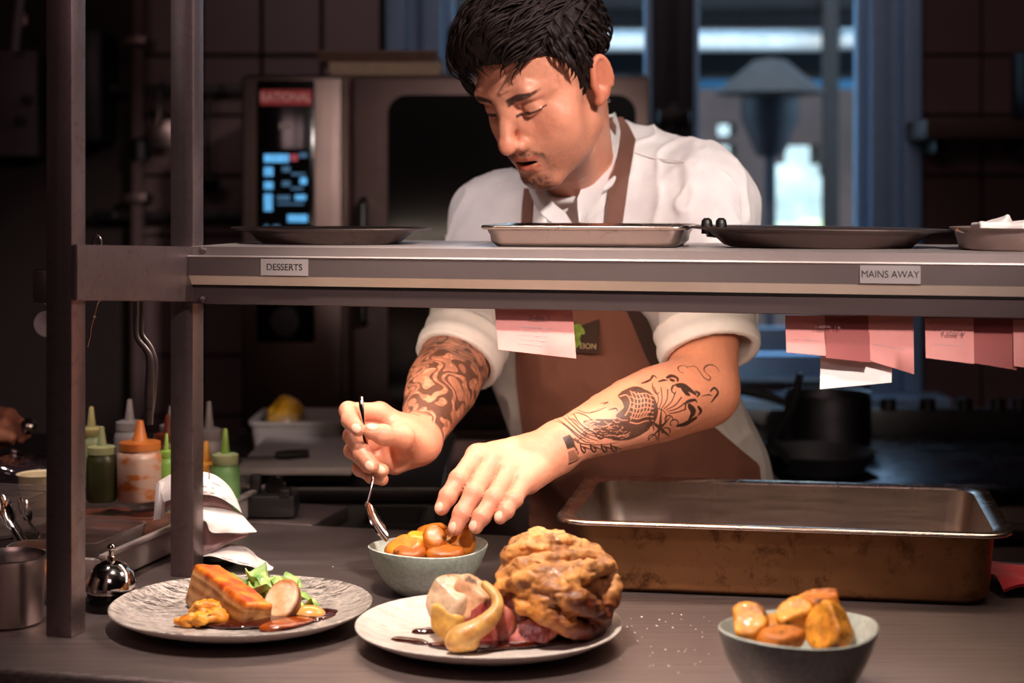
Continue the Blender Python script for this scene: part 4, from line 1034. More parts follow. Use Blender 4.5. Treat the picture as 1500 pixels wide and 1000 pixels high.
# red cloth at right
g_ = np.zeros((18, 16, 3)); c0 = P(1470, 890, 1.97)
for a in range(18):
    for b in range(16):
        u, v = a/17, b/15
        g_[a, b] = (c0.x+.16*u, c0.y+.0+.13*v, ZC+.008+.05*math.sin(PI*min(1, v*1.1+.05))*(.55+.45*math.sin(3+5*u))*min(1, u*4+.15)+.006*math.sin(9*u+7*v))
cl_m = simple('red_cloth', '#9c1722', .9, nscale=60, bump=.4, bscale=700, sheen=.3)
tag(sheet('cloth', g_, .004, cl_m), 'crumpled red cloth on the counter at the right edge', 'cloth')
# salt flakes: too many and small to pick apart
bm = bmesh.new(); M['salt'] = simple('salt', '#efe6e0', .5)
for px, py in [(940, 903), (962, 916), (948, 920), (998, 906), (1031, 903), (1029, 925), (1029, 932), (1018, 951), (1005, 950), (952, 960), (994, 953), (1026, 968), (975, 910), (966, 907), (1003, 953), (488, 829), (985, 898), (930, 926), (1012, 915)]+[(random.uniform(900, 1045), random.uniform(895, 985)) for _ in range(22)]:
    d = 2500*(CAMZ-ZC-.0006)/(py-280); s = random.uniform(.0004, .001)
    bm_box(bm, ((px-750)/2500*d, d, ZC+s*.5), (s, s*.8, s*.5), Matrix.Rotation(random.random()*3, 3, 'Z'))
tag(bm_obj('salt', bm, M['salt'], smooth=False), 'scattered salt flakes on the counter near the pan', 'salt', kind='stuff')

# ================================================================ left prep area on the counter
uv = lambda px, py, d: P(px, py, d)
rl = empty('ingredient_rail', tuple(P(120, 830, 2.15)))
# long steel rail holding clear containers, aligned with the counter depth direction
r0 = P(148, 800, 2.02); r1 = r0+VA*.52
RXW = .22
def rbx(name, u0, u1, v0, v1, z0, z1, m, par, bev=.002):
    c = r0+UR*((u0+u1)/2)+VA*((v0+v1)/2); return box(name, (c.x, c.y, (z0+z1)/2), ((u1-u0)/2, (v1-v0)/2, (z1-z0)/2), m, par, RM, bev)
rbx('side_panel', -.012, 0, .0, .52, ZC+.002, ZC+.034, M['alu'], rl)
rbx('side_panel', -RXW-.0, -RXW+.012, .0, .52, ZC+.002, ZC+.034, M['alu'], rl)
rbx('end_panel', -RXW, 0, .0, .01, ZC+.002, ZC+.034, M['alu'], rl)
rbx('end_panel', -RXW, 0, .51, .52, ZC+.002, ZC+.034, M['alu'], rl)
rbx('base', -RXW, 0, .0, .52, ZC+.002, ZC+.006, M['steel_dark'], rl)
rbx('ledge', -.004, .006, .0, .52, ZC+.034, ZC+.040, M['alu'], rl)
tag(rl, 'low steel rail of clear containers on the counter behind the bell', 'rail')
def tubw(name, v0, v1, z0, z1, m, lab, fill=None, u0=-RXW+.016, u1=-.016):
    c = r0+UR*((u0+u1)/2)+VA*((v0+v1)/2); t = empty(name, (c.x, c.y, z0), -TH)
    w, d = (u1-u0)/2, (v1-v0)/2
    Mx = Matrix.Translation(Vector((c.x, c.y, 0))) @ RM.to_4x4()
    X_ = lambda ring: [tuple(Mx @ Vector(p)) for p in ring]
    rg = [rrect(0, w*.92, d*.92, .012, z0, 4), rrect(0, w*.97, d*.97, .015, z1-.004, 4), rrect(0, w, d, .016, z1-.003, 4), rrect(0, w, d, .016, z1, 4), rrect(0, w*.95, d*.95, .014, z1, 4), rrect(0, w*.90, d*.90, .011, z0+.003, 4)]
    v, f = loft([X_(q) for q in rg], True, True, True); bm = bmesh.new(); bv = [bm.verts.new(p) for p in v]
    for q in f: bm.faces.new([bv[i] for i in q])
    bm_obj('tub', bm, m, t, auto=30)
    if fill:
        nd = warp(rbox((c.x, c.y, z0+.008+fill[1]/2), (w*.86, d*.86, fill[1]/2), np.array(RM).T, .006), lambda p: .004*fbm(p, 60, 3, 17), .005)
        o = sdf_obj('contents', nd, .004, M['fatty'], t, lambda V: lerp(hc(fill[0])*.6, hc(fill[0])*1.2, .5+fbm(V, 60, 3, 3)), 0); o['kind'] = 'stuff'
    return tag(t, lab, 'container', 'clear containers in the rail')
tubw('container', .015, .165, ZC+.008, ZC+.048, M['clear'], 'nearest clear container in the rail behind the bell', ('#33201a', .014))
tubw('container', .17, .32, ZC+.008, ZC+.050, M['clear'], 'middle clear container in the rail, reddish filling', ('#6a3424', .018))
tubw('container', .325, .505, ZC+.008, ZC+.052, M['clear'], 'furthest clear container in the rail, below the sauce bottles', ('#3a231c', .016))
# container with spoons at left edge
tw = P(30, 800, 2.12)
def freetub(name, c, w, d, h, m, lab, grp=None, ang=-TH):
    t = empty(name, tuple(c), ang); Mx = Matrix.Translation(Vector(c)) @ Matrix.Rotation(ang, 4, 'Z')
    X_ = lambda ring: [tuple(Mx @ Vector(p)) for p in ring]
    rg = [rrect(0, w*.88, d*.88, .012, 0, 4), rrect(0, w*.96, d*.96, .015, h-.008, 4), rrect(0, w, d, .016, h-.007, 4), rrect(0, w, d, .016, h, 4), rrect(0, w*.94, d*.94, .014, h, 4), rrect(0, w*.85, d*.85, .011, .003, 4)]
    v, f = loft([X_(q) for q in rg], True, True, True); bm = bmesh.new(); bv = [bm.verts.new(p) for p in v]
    for q in f: bm.faces.new([bv[i] for i in q])
    bm_obj('tub', bm, m, t, auto=30); return tag(t, lab, 'container', grp)
freetub('container', Vector((tw.x-.03, 2.13, ZC+.0505)), .055, .07, .042, M['clear'], 'clear container holding spoons at the left edge')
sp_m = M['chrome']
def spoon(path, rb, lab, group, bowl_dir, name='spoon', hand=(1, .45), rs=1):
    """handle along path, bowl at its end"""
    t = empty(name, tuple(path[0])); p = spline(path, 20)
    tube('handle', p, np.interp(np.linspace(0, 1, 20), [0, .1, .6, 1], np.array([.0034, .0046, .0032, .0026])*rs), sp_m, t, 10, hand)
    d = np.asarray(bowl_dir[0], float); d /= np.linalg.norm(d); nrm = np.asarray(bowl_dir[1], float); nrm -= d*(nrm@d); nrm /= np.linalg.norm(nrm); s = np.cross(d, nrm)
    L, Wb = rb; rings = []
    for k in range(13):
        u = k/12; ww = Wb*(math.sin(PI*min(1, (u*.93+.05)))**.62)*(.72+.5*u-.22*u*u); dep = .30*Wb*math.sin(PI*u)
        ring = []
        for j in range(9):
            x = j/8*2-1; ring.append(p[-1]+d*(u*L-.002)+s*(ww*x)-nrm*(dep*(1-x*x)-.0))
        rings.append(ring)
    sheet('bowl', rings, .0014, sp_m, t)
    return tag(t, lab, 'spoon', group)
gs = 'spoons in the container at the left edge'
for i, (x0, y0, d0, x1, y1, d1, lab) in enumerate(((58, 790, 2.12, 30, 752, 2.16, 'spoon with upturned bowl rightmost in the left container'), (30, 800, 2.10, 8, 760, 2.10, 'spoon with narrow bowl standing left in the left container'), (40, 800, 2.14, 5, 740, 2.18, 'spoon partly cut by the left edge in the left container'))):
    a, b = at(x0, y0-4, d0-.06), at(x1, y1-4, d1-.06); dd = b-a
    spoon([a, a+dd*.4, a+dd*.6], (.040, .012), lab, gs, (dd+np.array([.012 if i == 0 else 0, 0, .012]), (1, -.6, .4)))
lw = P(38, 762, 2.20); t = empty('cup', (lw.x, 2.27, ZC+.053))
lathe('body', [(0, 0), (.024, 0), (.030, .040), (.032, .042), (.029, .040), (.023, .003), (0, .003)], simple('cream_pot', '#c9bb98', .5), t, 32, (lw.x, 2.27, ZC+.053))
tag(t, 'cream coloured cup behind the spoons at the left', 'cup')

# squeeze bottles
def bottle(px, py0, d, r, h, body, cap_, nozz, lab, fill=None, zz=None):
    z0 = zz if zz is not None else CAMZ-(py0-280)/2500*d; x = (px-750)/2500*d
    t = empty('squeeze_bottle', (x, d, z0))
    lathe('body', [(0, 0), (r*.9, 0), (r, .004), (r, h*.60), (r*.97, h*.66), (r*.86, h*.70), (r*.86, h*.75), (0, h*.75)], body, t, 32, (x, d, z0))
    lathe('cap', [(r*.88, h*.72), (r*.90, h*.725), (r*.90, h*.83), (r*.6, h*.85), (0, h*.85)], cap_, t, 32, (x, d, z0))
    lathe('nozzle', [(r*.34, h*.84), (r*.26, h*.95), (r*.15, h*1.13), (r*.10, h*1.14), (0, h*1.14)], nozz, t, 20, (x, d, z0))
    if fill: lathe('label_band', [(r*1.004, h*fill[1]), (r*1.012, h*fill[1]+.001), (r*1.012, h*fill[2]), (r*1.004, h*fill[2]+.001)], fill[0], t, 32, (x, d, z0))
    return tag(t, lab, 'bottle', 'squeeze bottles of sauce')
def pl(nm, c, sss=.3): return simple(nm, c, .38, var=.1, nscale=40, sss=sss, ssss=.02)
gd, go, gg, gy = pl('dark_green_sauce', '#2c2f14', 0), pl('orange_cap', '#a8602a'), pl('green_sauce', '#5d7f4c'), pl('yellow_sauce', '#b8802e')
_, cly, clg, wht, brn = pl('milky_plastic', '#a88a7a'), pl('pale_yellow_plastic', '#a8a06c'), pl('pale_green_plastic', '#8f9870'), pl('clear_white', '#8a8486'), pl('brown_cap', '#5a2416')
m, g, b = newmat('milky_stained'); setin(g, b, color=g.ramp(g.noise(g.coord(scale=(1, 1, 2.2)), 26, 3), [(.54, hexc('#a88a7a')), (.64, hexc('#a55c26'))]), rough=.35); mil = m
grn, sausage = pl('bright_green', '#6a8a38'), pl('orange_sauce', '#9a5a34')
ZR = ZC+.053
bottle(149, 735, 2.30, .0205, .088, gd, clg, clg, 'dark green squeeze bottle with pale nozzle beside the front post', zz=ZR)
bottle(134, 730, 2.42, .02, .098, clg, cly, cly, 'pale yellow nozzled bottle half hidden by the front post', zz=ZR)
bottle(205, 740, 2.31, .031, .094, mil, go, go, 'wide milky squeeze bottle with orange cap and nozzle', zz=ZR)
bottle(190, 730, 2.45, .022, .104, wht, wht, wht, 'clear nozzled bottle behind the orange capped bottle', zz=ZC+.053)
bottle(246, 730, 2.42, .022, .088, brn, brn, brn, 'brown capped bottle left of the rear post', zz=ZC+.053)
bottle(244, 735, 2.315, .012, .078, grn, grn, grn, 'thin green bottle just left of the rear post', zz=ZC+.053)
bottle(302, 740, 2.42, .022, .100, gy, gy, gy, 'yellow orange squeeze bottle just right of the rear post', zz=ZC+.002)
bottle(330, 742, 2.40, .0205, .118, gg, clg, grn, 'green squeeze bottle with bright green nozzle right of the rear post', zz=ZC+.002)
bottle(306, 730, 2.53, .022, .134, wht, wht, wht, 'clear tall bottle behind the green and yellow bottles', zz=ZC+.006)
bottle(250, 732, 2.50, .018, .09, wht, wht, wht, 'small clear bottle behind the brown capped bottle', zz=ZC+.053)

# receipts on a spike
M['paper'] = simple('receipt_paper', '#e2d9d6', .8, var=.04, nscale=14, bump=.05)
M['paper_pink'] = simple('receipt_paper_pink', '#c9a2a0', .8, var=.04)
M['ink'] = simple('faded_ink', '#9d9294', .8)
sk = P(300, 836, 2.13); t = empty('receipt_spike', (sk.x, 2.16, ZC))
lathe('base', [(0, 0), (.032, 0), (.034, .003), (.03, .007), (0, .009)], M['black'], t, 32, (sk.x, 2.16, ZC)); tube('spike', [(sk.x, 2.16, ZC+.006), (sk.x, 2.16, ZC+.125)], [.0015, .0006], M['steel'], t)
tag(t, 'black based bill spike behind the rear post', 'spike')
gr = 'receipts on the bill spike'
def paper2(up_, lo_, d0, d1, mat, lab, lines=0, name='receipt'):
    """paper sheet between an upper and a lower outline (pixels), depth d0 at the top edge, d1 at the lower edge"""
    nu, nv = 22, 9; a = spline([(x, y, 0) for x, y in up_], nu); b = spline([(x, y, 0) for x, y in lo_], nu); g_ = np.zeros((nu, nv, 3))
    for i in range(nu):
        for j in range(nv):
            v = j/(nv-1); q = a[i]*(1-v)+b[i]*v; d = d0*(1-v)+d1*v-.010*math.sin(PI*v)-.012*math.sin(PI*i/(nu-1))+.001*math.sin(i*1.3+j)
            g_[i, j] = P(q[0], q[1], d)
    t = sheet(name, g_, .0005, mat)
    if lines:
        bm = bmesh.new(); rr = random.Random(lines)
        for k in range(lines):
            j = 1+int((nv-3)*k/max(1, lines-1)); i = 6
            while i < nu-5:
                n_ = rr.randint(1, 3)
                for ii in range(i, min(i+n_, nu-3)):
                    o_ = np.array([0, -.0012, .0006]); A_, B_ = g_[ii, j], g_[ii+1, j]; h_ = (g_[ii, j+1]-A_)*.3
                    bm.faces.new([bm.verts.new(x) for x in (A_+o_, B_+o_, B_+h_+o_, A_+h_+o_)])
                i += n_+rr.randint(1, 2)
        bm_obj('printed_lines', bm, M['ink'], t, smooth=False)
    return tag(t, lab, 'receipt', gr)
paper2([(232, 705), (265, 688), (297, 691), (317, 697), (335, 712), (346, 730), (353, 748)], [(240, 735), (268, 726), (297, 724), (317, 727), (332, 734), (345, 743), (354, 751)], 2.19, 2.15, M['paper'], 'topmost curled white receipt with faint print on the bill spike', 4)
paper2([(240, 735), (268, 726), (297, 722), (317, 725), (335, 738), (350, 752)], [(250, 748), (275, 745), (297, 743), (320, 745), (342, 750), (352, 754)], 2.185, 2.17, M['paper_pink'], 'pinkish receipt second from the top on the bill spike', 2)
paper2([(250, 745), (275, 742), (297, 742), (330, 746), (352, 753), (365, 766), (376, 778)], [(268, 770), (290, 764), (302, 764), (309, 779), (330, 780), (355, 780), (375, 779)], 2.165, 2.125, M['paper'], 'large white receipt with a pointed right corner in the middle of the spike')
paper2([(262, 768), (285, 764), (302, 764), (310, 778), (335, 779), (364, 781)], [(270, 812), (285, 814), (298, 812), (312, 807), (336, 795), (362, 785)], 2.175, 2.15, M['paper_pink'], 'grey pink receipt below the pointed white one on the spike', 2)
paper2([(298, 814), (315, 806), (335, 797), (355, 799), (370, 808), (379, 817), (402, 828)], [(286, 817), (308, 814), (330, 820), (350, 826), (370, 830), (382, 838), (399, 834)], 2.17, 2.115, M['paper'], 'lowest curled receipt pointing right behind the speckled plate', 2)
paper2([(229, 708), (236, 706), (243, 705)], [(225, 762), (233, 760), (241, 758)], 2.185, 2.165, M['paper'], 'narrow white paper strip seen left of the rear post')

# cutting board, knife, tub behind the counter
BZ = .902
bl_ = empty('cutting_board', (P(430, 690, 2.7).x, 2.85, BZ+.022))
M['board'] = simple('board_plastic', '#b9b2b2', .55, var=.06, nscale=20, bump=.1)
bb = P(430, 706, 2.66)
box('support', ((P(350, 700, 2.7).x+P(512, 700, 2.7).x)/2-.0, 2.87, BZ+.011), (.085, .14, .010), M['black'], bl_, bev=.003)
box('board', ((P(352, 700, 2.7).x+P(512, 700, 2.7).x)/2, 2.85, BZ+.028), (.092, .17, .006), M['board'], bl_, bev=.003)
tag(bl_, 'white plastic cutting board behind the counter', 'board')
kf = empty('knife', tuple(P(430, 686, 2.78)))
kz = BZ+.035
ka = Vector(((405-750)/2500*2.76, 2.76, kz+.006)); kb = Vector(((451-750)/2500*2.78, 2.78, kz+.006))
tube('handle', [ka, (ka*2+kb)/3, kb], [.007, .009, .0075], M['black'], kf, 12, (.9, 1.3))
bm = bmesh.new()
v_ = [ka+Vector((0, .010, -.004)), ka+Vector((-.085, -.008, -.004)), ka+Vector((-.06, -.020, -.004)), ka+Vector((0, -.014, -.004))]
f1 = [bm.verts.new(q) for q in v_]; f2 = [bm.verts.new(q+Vector((0, 0, .0016))) for q in v_]
bm.faces.new(f1); bm.faces.new(f2[::-1]); [bm.faces.new((f1[i], f2[i], f2[(i+1) % 4], f1[(i+1) % 4])) for i in range(4)]
bm_obj('blade', bm, M['chrome'], kf, smooth=False)
tag(kf, 'chef knife with black handle lying on the white cutting board', 'knife')
tb = P(441, 665, 3.13)
freetub('storage_tub', Vector((tb.x, 3.14, BZ+.001)), .085, .10, .056, simple('tub_plastic', '#8c8482', .5, var=.05), 'translucent storage tub behind the cutting board', None, 0)
bgn = warp(U(.02, ell((tb.x-.028, 3.12, BZ+.050), (.036, .05, .030)), ell((tb.x-.022, 3.11, BZ+.070), (.022, .03, .022))), lambda p: .008*fbm(p, 40, 3, 3), .008)
M['bag'] = food_mat('bag_yellow', [(.3, (.7, .7, .7, 1)), (.6, (1, 1, 1, 1))], .3, .6, 40, .5, .1)
tag(sdf_obj('bag', bgn, .004, M['bag'], None, lambda V: lerp(hc('#8f857c'), hc('#d8a026'), 2.2*(V[:, 2]-BZ-.048)/.04+fbm(V, 40, 2, 1)*.8), 0), 'crumpled plastic bag with yellow food in the storage tub', 'bag')
# black holder near the board
bh = empty('tape_dispenser', tuple(P(372, 735, 2.5)))
x0 = P(372, 735, 2.45).x
box('body', (x0+.015, 2.47, BZ+.017), (.045, .03, .016), M['black'], bh, bev=.004); box('arm', (x0, 2.465, BZ+.045), (.008, .008, .014), M['black'], bh, bev=.002); box('cutter', (x0+.045, 2.45, BZ+.036), (.008, .012, .006), M['black'], bh, bev=.002)
lathe('wheel', [(0, -.008), (.014, -.008), (.014, .008), (0, .008)], M['blackgloss'], bh, 24, (x0+.028, 2.47, BZ+.042), Matrix.Rotation(PI/2, 4, 'X'))
tag(bh, 'small black dispenser in front of the cutting board', 'dispenser')
bx_ = empty('bin', (P(578, 770, 2.62).x, 2.605, 0))
xx = P(578, 770, 2.62).x
v, f = loft([[(xx+a*s, 2.605+b*s, z) for a, b in ((-.045, -.07), (.045, -.07), (.045, .07), (-.045, .07))] for s, z in ((.8, .0), (.97, .86), (1.05, .865), (1.05, .875), (.94, .875), (.78, .01))], True, True, True)
pydata('bin_body', v, f, M['black'], bx_, False); tag(bx_, 'dark open bin standing behind the counter by the bowl', 'bin')
# small whisk-like utensil at left
wk = empty('stick_utensil', tuple(P(40, 665, 2.5)))
tube('handle', spline([P(75, 680, 2.45), P(50, 673, 2.47), P(22, 662, 2.5)], 12), .0026, M['steel'], wk); box('head', P(20, 665, 2.5), (.006, .006, .007), M['steel'], wk, Matrix.Rotation(.5, 3, 'Y'), .002)
tube('stand', [P(75, 680, 2.45), P(80, 700, 2.43), Vector((P(80, 700, 2.43).x, 2.43, ZC+.054))], .0035, M['steel_dark'], wk)
tag(wk, 'thin steel utensil leaning left of the front post', 'utensil')
# film-wrapped dark tray on far left
fw = warp(rbox((P(0, 712, 2.42).x, 2.44, ZC+.066), (.09, .07, .018), None, .01), lambda p: .008*np.abs(fbm(p, 45, 3, 4)), .008)
m, g, b = newmat('cling_film'); setin(g, b, color=g.ramp(g.noise(g.coord(), 40), [(.3, hexc('#1c1418')), (.7, hexc('#30262c'))]), rough=.12, coat=.8); M['film'] = m
tf = empty('wrapped_tray', (P(0, 712, 2.42).x, 2.44, ZC)); sdf_obj('film', fw, .004, m, tf, None, 0); box('tray', (P(0, 712, 2.42).x, 2.44, ZC+.024), (.095, .075, .022), M['steel_dark'], tf)
tag(tf, 'dark tray wrapped in shiny film left of the front post', 'tray')

# ================================================================ on the shelf
zs = lambda: None
def shelf_pt(px, v):
    """point on the shelf board, v metres behind the front line, on the ray column px"""
    t = (px-750)/2500; a = SL0+VA*v; u = (t*a.y-a.x)/(UR.x-t*UR.y); q = a+UR*u; return Vector((q.x, q.y, CAMZ+pz(362)))
M['tray_metal'] = steel('tray_metal', '#93827c', .33, streak=(4, 80, 80), stain=(40, .5, '#3c2420'))
def oval_pan(name, c, a, b, h, ang, mat, lab, tilt=0, dark=None):
    t = empty(name, tuple(c)); Mx = Matrix.Translation(c) @ Matrix.Rotation(ang, 4, 'Z') @ Matrix.Rotation(tilt, 4, 'Y')
    E = lambda ka, z, off=0: [tuple(Mx @ Vector(((a*ka+off)*math.cos(w), (b*ka+off)*math.sin(w), z))) for w in np.linspace(0, 2*PI, 72, endpoint=False)]
    def mk(nm, rings, mt, c0=False, c1=False):
        v, f = loft(rings, True, c0, c1); bm = bmesh.new(); bv = [bm.verts.new(p) for p in v]; [bm.faces.new([bv[i] for i in q]) for q in f]; return bm_obj(nm, bm, mt, t)
    mk('body', [E(.66, 0), E(.70, .002), E(.80, h-.006), E(.84, h-.003), E(.98, h), E(1, h+.001), E(1, h+.0022), E(.98, h+.0022), E(.85, h-.001), E(.79, h-.006), E(.68, .004)], mat, True, True)
    return tag(t, lab, 'tray')
q = shelf_pt(484, .14); oval_pan('oval_tray', q, .132, .085, .0185, -TH, M['tray_metal'], 'oval steel tray on the shelf at the left')
q = shelf_pt(1196, .15); oval_pan('oval_tray', q, .158, .095, .0215, -TH, M['steel_dark'], 'large oval steel tray on the shelf at the right', .012)
# centre rectangular roasting tray (overhangs slightly to the front)
q0_, q1_ = shelf_pt(700, .07), shelf_pt(1003, .07)
qc = (q0_+q1_)/2+VA*.07; deep_pan('roasting_tray', (qc.x, qc.y, qc.z+.0006), -TH+.06, (q1_-q0_).length/2-.006, .075, .0235, (M['tray_metal'], M['pan_rim'], M['tray_metal']), ('rectangular scuffed steel roasting tray in the middle of the shelf', 'tray'), .006, .016)
# right round dish with knife and paper
q = shelf_pt(1500, .12); t = empty('dish', tuple(q)); M['dish'] = simple('dish_alu', '#8f7a74', .5, metal=.6, var=.15)
lathe('body', [(0, 0), (.068, 0), (.072, .003), (.077, .022), (.082, .0245), (.083, .026), (.079, .026), (.073, .02), (.069, .004), (0, .003)], M['dish'], t, 56, tuple(q))
tag(t, 'round metal dish on the shelf at the right edge', 'dish')
nd = warp(U(.006, *[rbox((q.x+dx, q.y+dy, q.z+.027), (.016, .02, .005), rot(0, .1*i, .5*i), .002) for i, (dx, dy) in enumerate(((-.045, -.02), (-.02, -.03), (.0, -.03), (.03, -.02), (-.03, .02), (.01, .02)))]), lambda p: .002*fbm(p, 70, 2, 2), .002)
tag(sdf_obj('napkin', nd, .002, M['paper'], None, None, 0), 'crumpled white paper inside the round dish on the shelf', 'napkin')
tube_o = tube('fork', spline([at(1402, 336, q.y-.03), at(1415, 341, q.y-.025), at(1440, 345, q.y-.01), at(1470, 349, q.y)], 14), np.interp(np.linspace(0, 1, 14), [0, .2, 1], [.0022, .0016, .0013]), M['chrome'], None, 10, (1, 1))
tag(tube_o, 'thin steel utensil handle sticking out of the round dish', 'utensil')
# black tipped tongs in the big oval tray
q = shelf_pt(1045, .16)
for i, (px, lab) in enumerate(((1035, 'left black tip'), (1056, 'right black tip'))):
    pass
tg = empty('tongs', tuple(shelf_pt(1100, .17)))
for px in (1035, 1056):
    a = at(px, 319, q.y-.0); b = at(px+1, 342, q.y+.0); tube('tip', [a, a*.85+b*.15, a*.6+b*.4, b], [.003, .0062, .0070, .0070], M['black'], tg, 12, (1, .8))
    tube('arm', [b, at(px+20, 344, q.y+.03), at(px+110, 345, q.y+.05)], [.004, .004, .005], M['steel'], tg, 10, (1, .4))
tag(tg, 'tongs with two black tips lying in the right oval tray', 'tongs')
# small hook knob over the side plate
hk = empty('hook', tuple(P(141, 352, 2.0)))
tube('hook_wire', spline([P(137, 362, 1.9), P(137, 350, 1.9), P(142, 345, 1.9), P(147, 350, 1.9), P(148, 362, 1.9)], 16), .0016, M['steel'], hk)
tag(hk, 'small wire hook over the side plate between the posts', 'hook')
# hanging plating tweezers between the posts
tz = empty('offset_tweezers', tuple(P(205, 440, 1.98)))
d = 1.98
def strip(name, pts, w, par, mat):
    tube(name, spline(pts, 30), w, mat, par, 10, (1, .3), up=(1, 0, 0))
strip('arm', [P(197, 438, d), P(198, 470, d), P(200, 494, d), P(212, 510, d), P(219, 525, d), P(219, 560, d), P(218, 600, d), P(218, 622, d)], np.interp(np.linspace(0, 1, 30), [0, .25, .5, .8, 1], [.0028, .0030, .0040, .0060, .0050]), tz, M['steel'])
strip('arm', [P(207, 438, d+.012), P(207, 470, d+.012), P(208, 490, d+.012), P(219, 506, d+.012), P(226, 525, d+.012), P(226, 545, d+.012), P(222, 590, d+.01), P(219, 618, d+.004)], np.interp(np.linspace(0, 1, 30), [0, .25, .5, .8, 1], [.0024, .0026, .0034, .0048, .0034]), tz, M['steel'])
tag(tz, 'offset steel plating tweezers hanging from the side plate between the posts', 'tweezers')
wz = empty('wire_hanger', tuple(P(140, 440, 2.0)))
tube('wire', spline([P(150, 438, 2.0), P(143, 443, 2.0), P(138, 462, 2.0), P(133, 480, 2.0), P(132, 490, 2.0), P(128, 508, 2.0)], 20), .0012, M['steel'], wz); box('catch', P(138, 464, 2.0), (.0025, .002, .002), M['steel'], wz)
tag(wz, 'thin bent wire hanging beside the front post', 'wire')
# round white gauge behind the front post
lg = P(70, 474, 1.86); t = empty('round_gauge', tuple(lg)); lathe('face', [(0, 0), (.0135, 0), (.0145, -.004), (.013, -.007), (0, -.007)], M['white_pl'], t, 32, tuple(lg), Matrix.Rotation(-PI/2, 4, 'X')); 
tube('hanger', [lg+Vector((0, .004, .014)), lg+Vector((-.008, .006, .030))], .0015, M['steel'], t)
tag(t, 'round pale gauge hanging behind the front post', 'gauge')

# ================================================================ order tickets
m, g, b = newmat('pink_ticket'); n = g.noise(g.coord(), 20)
setin(g, b, color=g.ramp(n, [(.3, hexc('#c07a75')), (.7, hexc('#cc8983'))]), rough=.75, sss=0.)
M['ticket'] = m
def ticket(name, px0, px1, top, bl_y, br_y, v, mat, lab, curl=.01, lines=0, skew=0, th=.0004, grp='order tickets under the shelf', cornercurl=0):
    t0, t1 = (px0-750)/2500, (px1-750)/2500; nv = 16
    g_ = np.zeros((nv, nv, 3))
    for a in range(nv):
        u = a/(nv-1); px = px0+(px1-px0)*u
        for bb_ in range(nv):
            w = bb_/(nv-1); off = v-curl*w*w+ (.004*math.sin(PI*w)*.5)
            if cornercurl and u > .6: off -= cornercurl*((u-.6)/.4)*max(0, (w-.6)/.4)
            q = shelf_pt(px+skew*w, off); D_ = q.y
            py = top*(1-w)+(bl_y+(br_y-bl_y)*u)*w
            g_[a, bb_] = (q.x, q.y, CAMZ-(py-280)/2500*D_)
    o = sheet(name, g_, th, mat)
    if lines:
        bm = bmesh.new(); rr = random.Random(int(px0))
        for w0, segs, hh in lines:
            for (ua, ub) in segs:
                b0 = w0*(nv-1); i0 = int(b0); fb = b0-i0
                def sp(u, w):
                    a_ = u*(nv-1); ia = min(nv-2, int(a_)); fa = a_-ia; b_ = w*(nv-1); ib = min(nv-2, int(b_)); fb = b_-ib
                    return (g_[ia, ib]*(1-fa)+g_[ia+1, ib]*fa)*(1-fb)+(g_[ia, ib+1]*(1-fa)+g_[ia+1, ib+1]*fa)*fb
                qs = [sp(ua, w0), sp(ub, w0), sp(ub, w0+hh), sp(ua, w0+hh)]; off = np.array(-VA)*.0007
                bm.faces.new([bm.verts.new(x+off) for x in qs])
        bm_obj('printed_lines', bm, M['ink'], o, smooth=False)
    return tag(o, lab, 'ticket', grp)
words = lambda seed, a, b: (lambda r: [(x, x+r.uniform(.05, .1)) for x in np.arange(a, b, .12)])(random.Random(seed))
t1_ = ticket('order_ticket', 724, 838, 443, 512, 525, .0115, M['ticket'], 'pink order ticket hanging in front of the apron', .016, [(.30, words(1, .3, .7), .018), (.48, words(2, .3, .75), .014), (.55, words(3, .35, .6), .012), (.64, words(4, .25, .7), .012), (.73, words(5, .3, .6), .012), (.82, words(6, .25, .7), .012)], 6, cornercurl=.03)
mt, gg2, bb2 = newmat('ticket_print'); setin(gg2, bb2, color=gg2.ramp(gg2.noise(gg2.coord(), 50), [(.3, hexc('#6a4a4c')), (.7, hexc('#7a585a'))]), rough=.8)
def ticket_text(o, s, px, py, v, size, par):
    q = shelf_pt(px, v); q.z = CAMZ-(py-280)/2500*q.y
    text_obj('lettering', s, size, q, MS, mt, par, depth=.00005)
ticket_text(t1_, 'Table 7', 790, 466, .0085, .0085, t1_)
M['ticket_dark'] = simple('pink_ticket_dark', '#8a4442', .75, var=.05, nscale=20)
t2_ = ticket('order_ticket', 1150, 1274, 462, 516, 527, .0165, M['ticket'], 'pink order ticket leftmost of the pair above the white slip', .012, [(.62, words(8, .1, .45), .016)], 2)
td_ = ticket('order_ticket', 1208, 1273, 462, 524, 531, .0145, M['ticket_dark'], 'darker pink ticket strip in the middle of the tickets above the white slip', .012, 0, 2)
t3_ = ticket('order_ticket', 1272, 1338, 462, 528, 548, .0135, M['ticket'], 'pink order ticket with a curled lower corner, above the white slip', .004, [(.6, words(9, .1, .8), .014)], 1, cornercurl=.03)
ticket_text(t2_, 'Table 12', 1212, 477, .0098, .0085, t2_)
tw_ = ticket('order_ticket', 1203, 1308, 470, 570, 560, .0195, M['paper'], 'white order slip showing below the pink tickets on the right', .006, 0, -2)
t4_ = ticket('order_ticket', 1355, 1426, 466, 524, 533, .0135, M['ticket'], 'pink order ticket just right of the curled corner one', .010, [(.62, words(10, .2, .7), .014)], 1)
te_ = ticket('order_ticket', 1422, 1488, 467, 531, 542, .0155, M['ticket_dark'], 'darker pink ticket strip near the right picture edge', .010, 0, 1)
ticket_text(t4_, 'Table 9', 1396, 488, .0098, .0085, t4_)
t5_ = ticket('order_ticket', 1484, 1560, 468, 536, 546, .0135, M['ticket'], 'pink order ticket cut off by the right picture edge', .010, 0, 1)
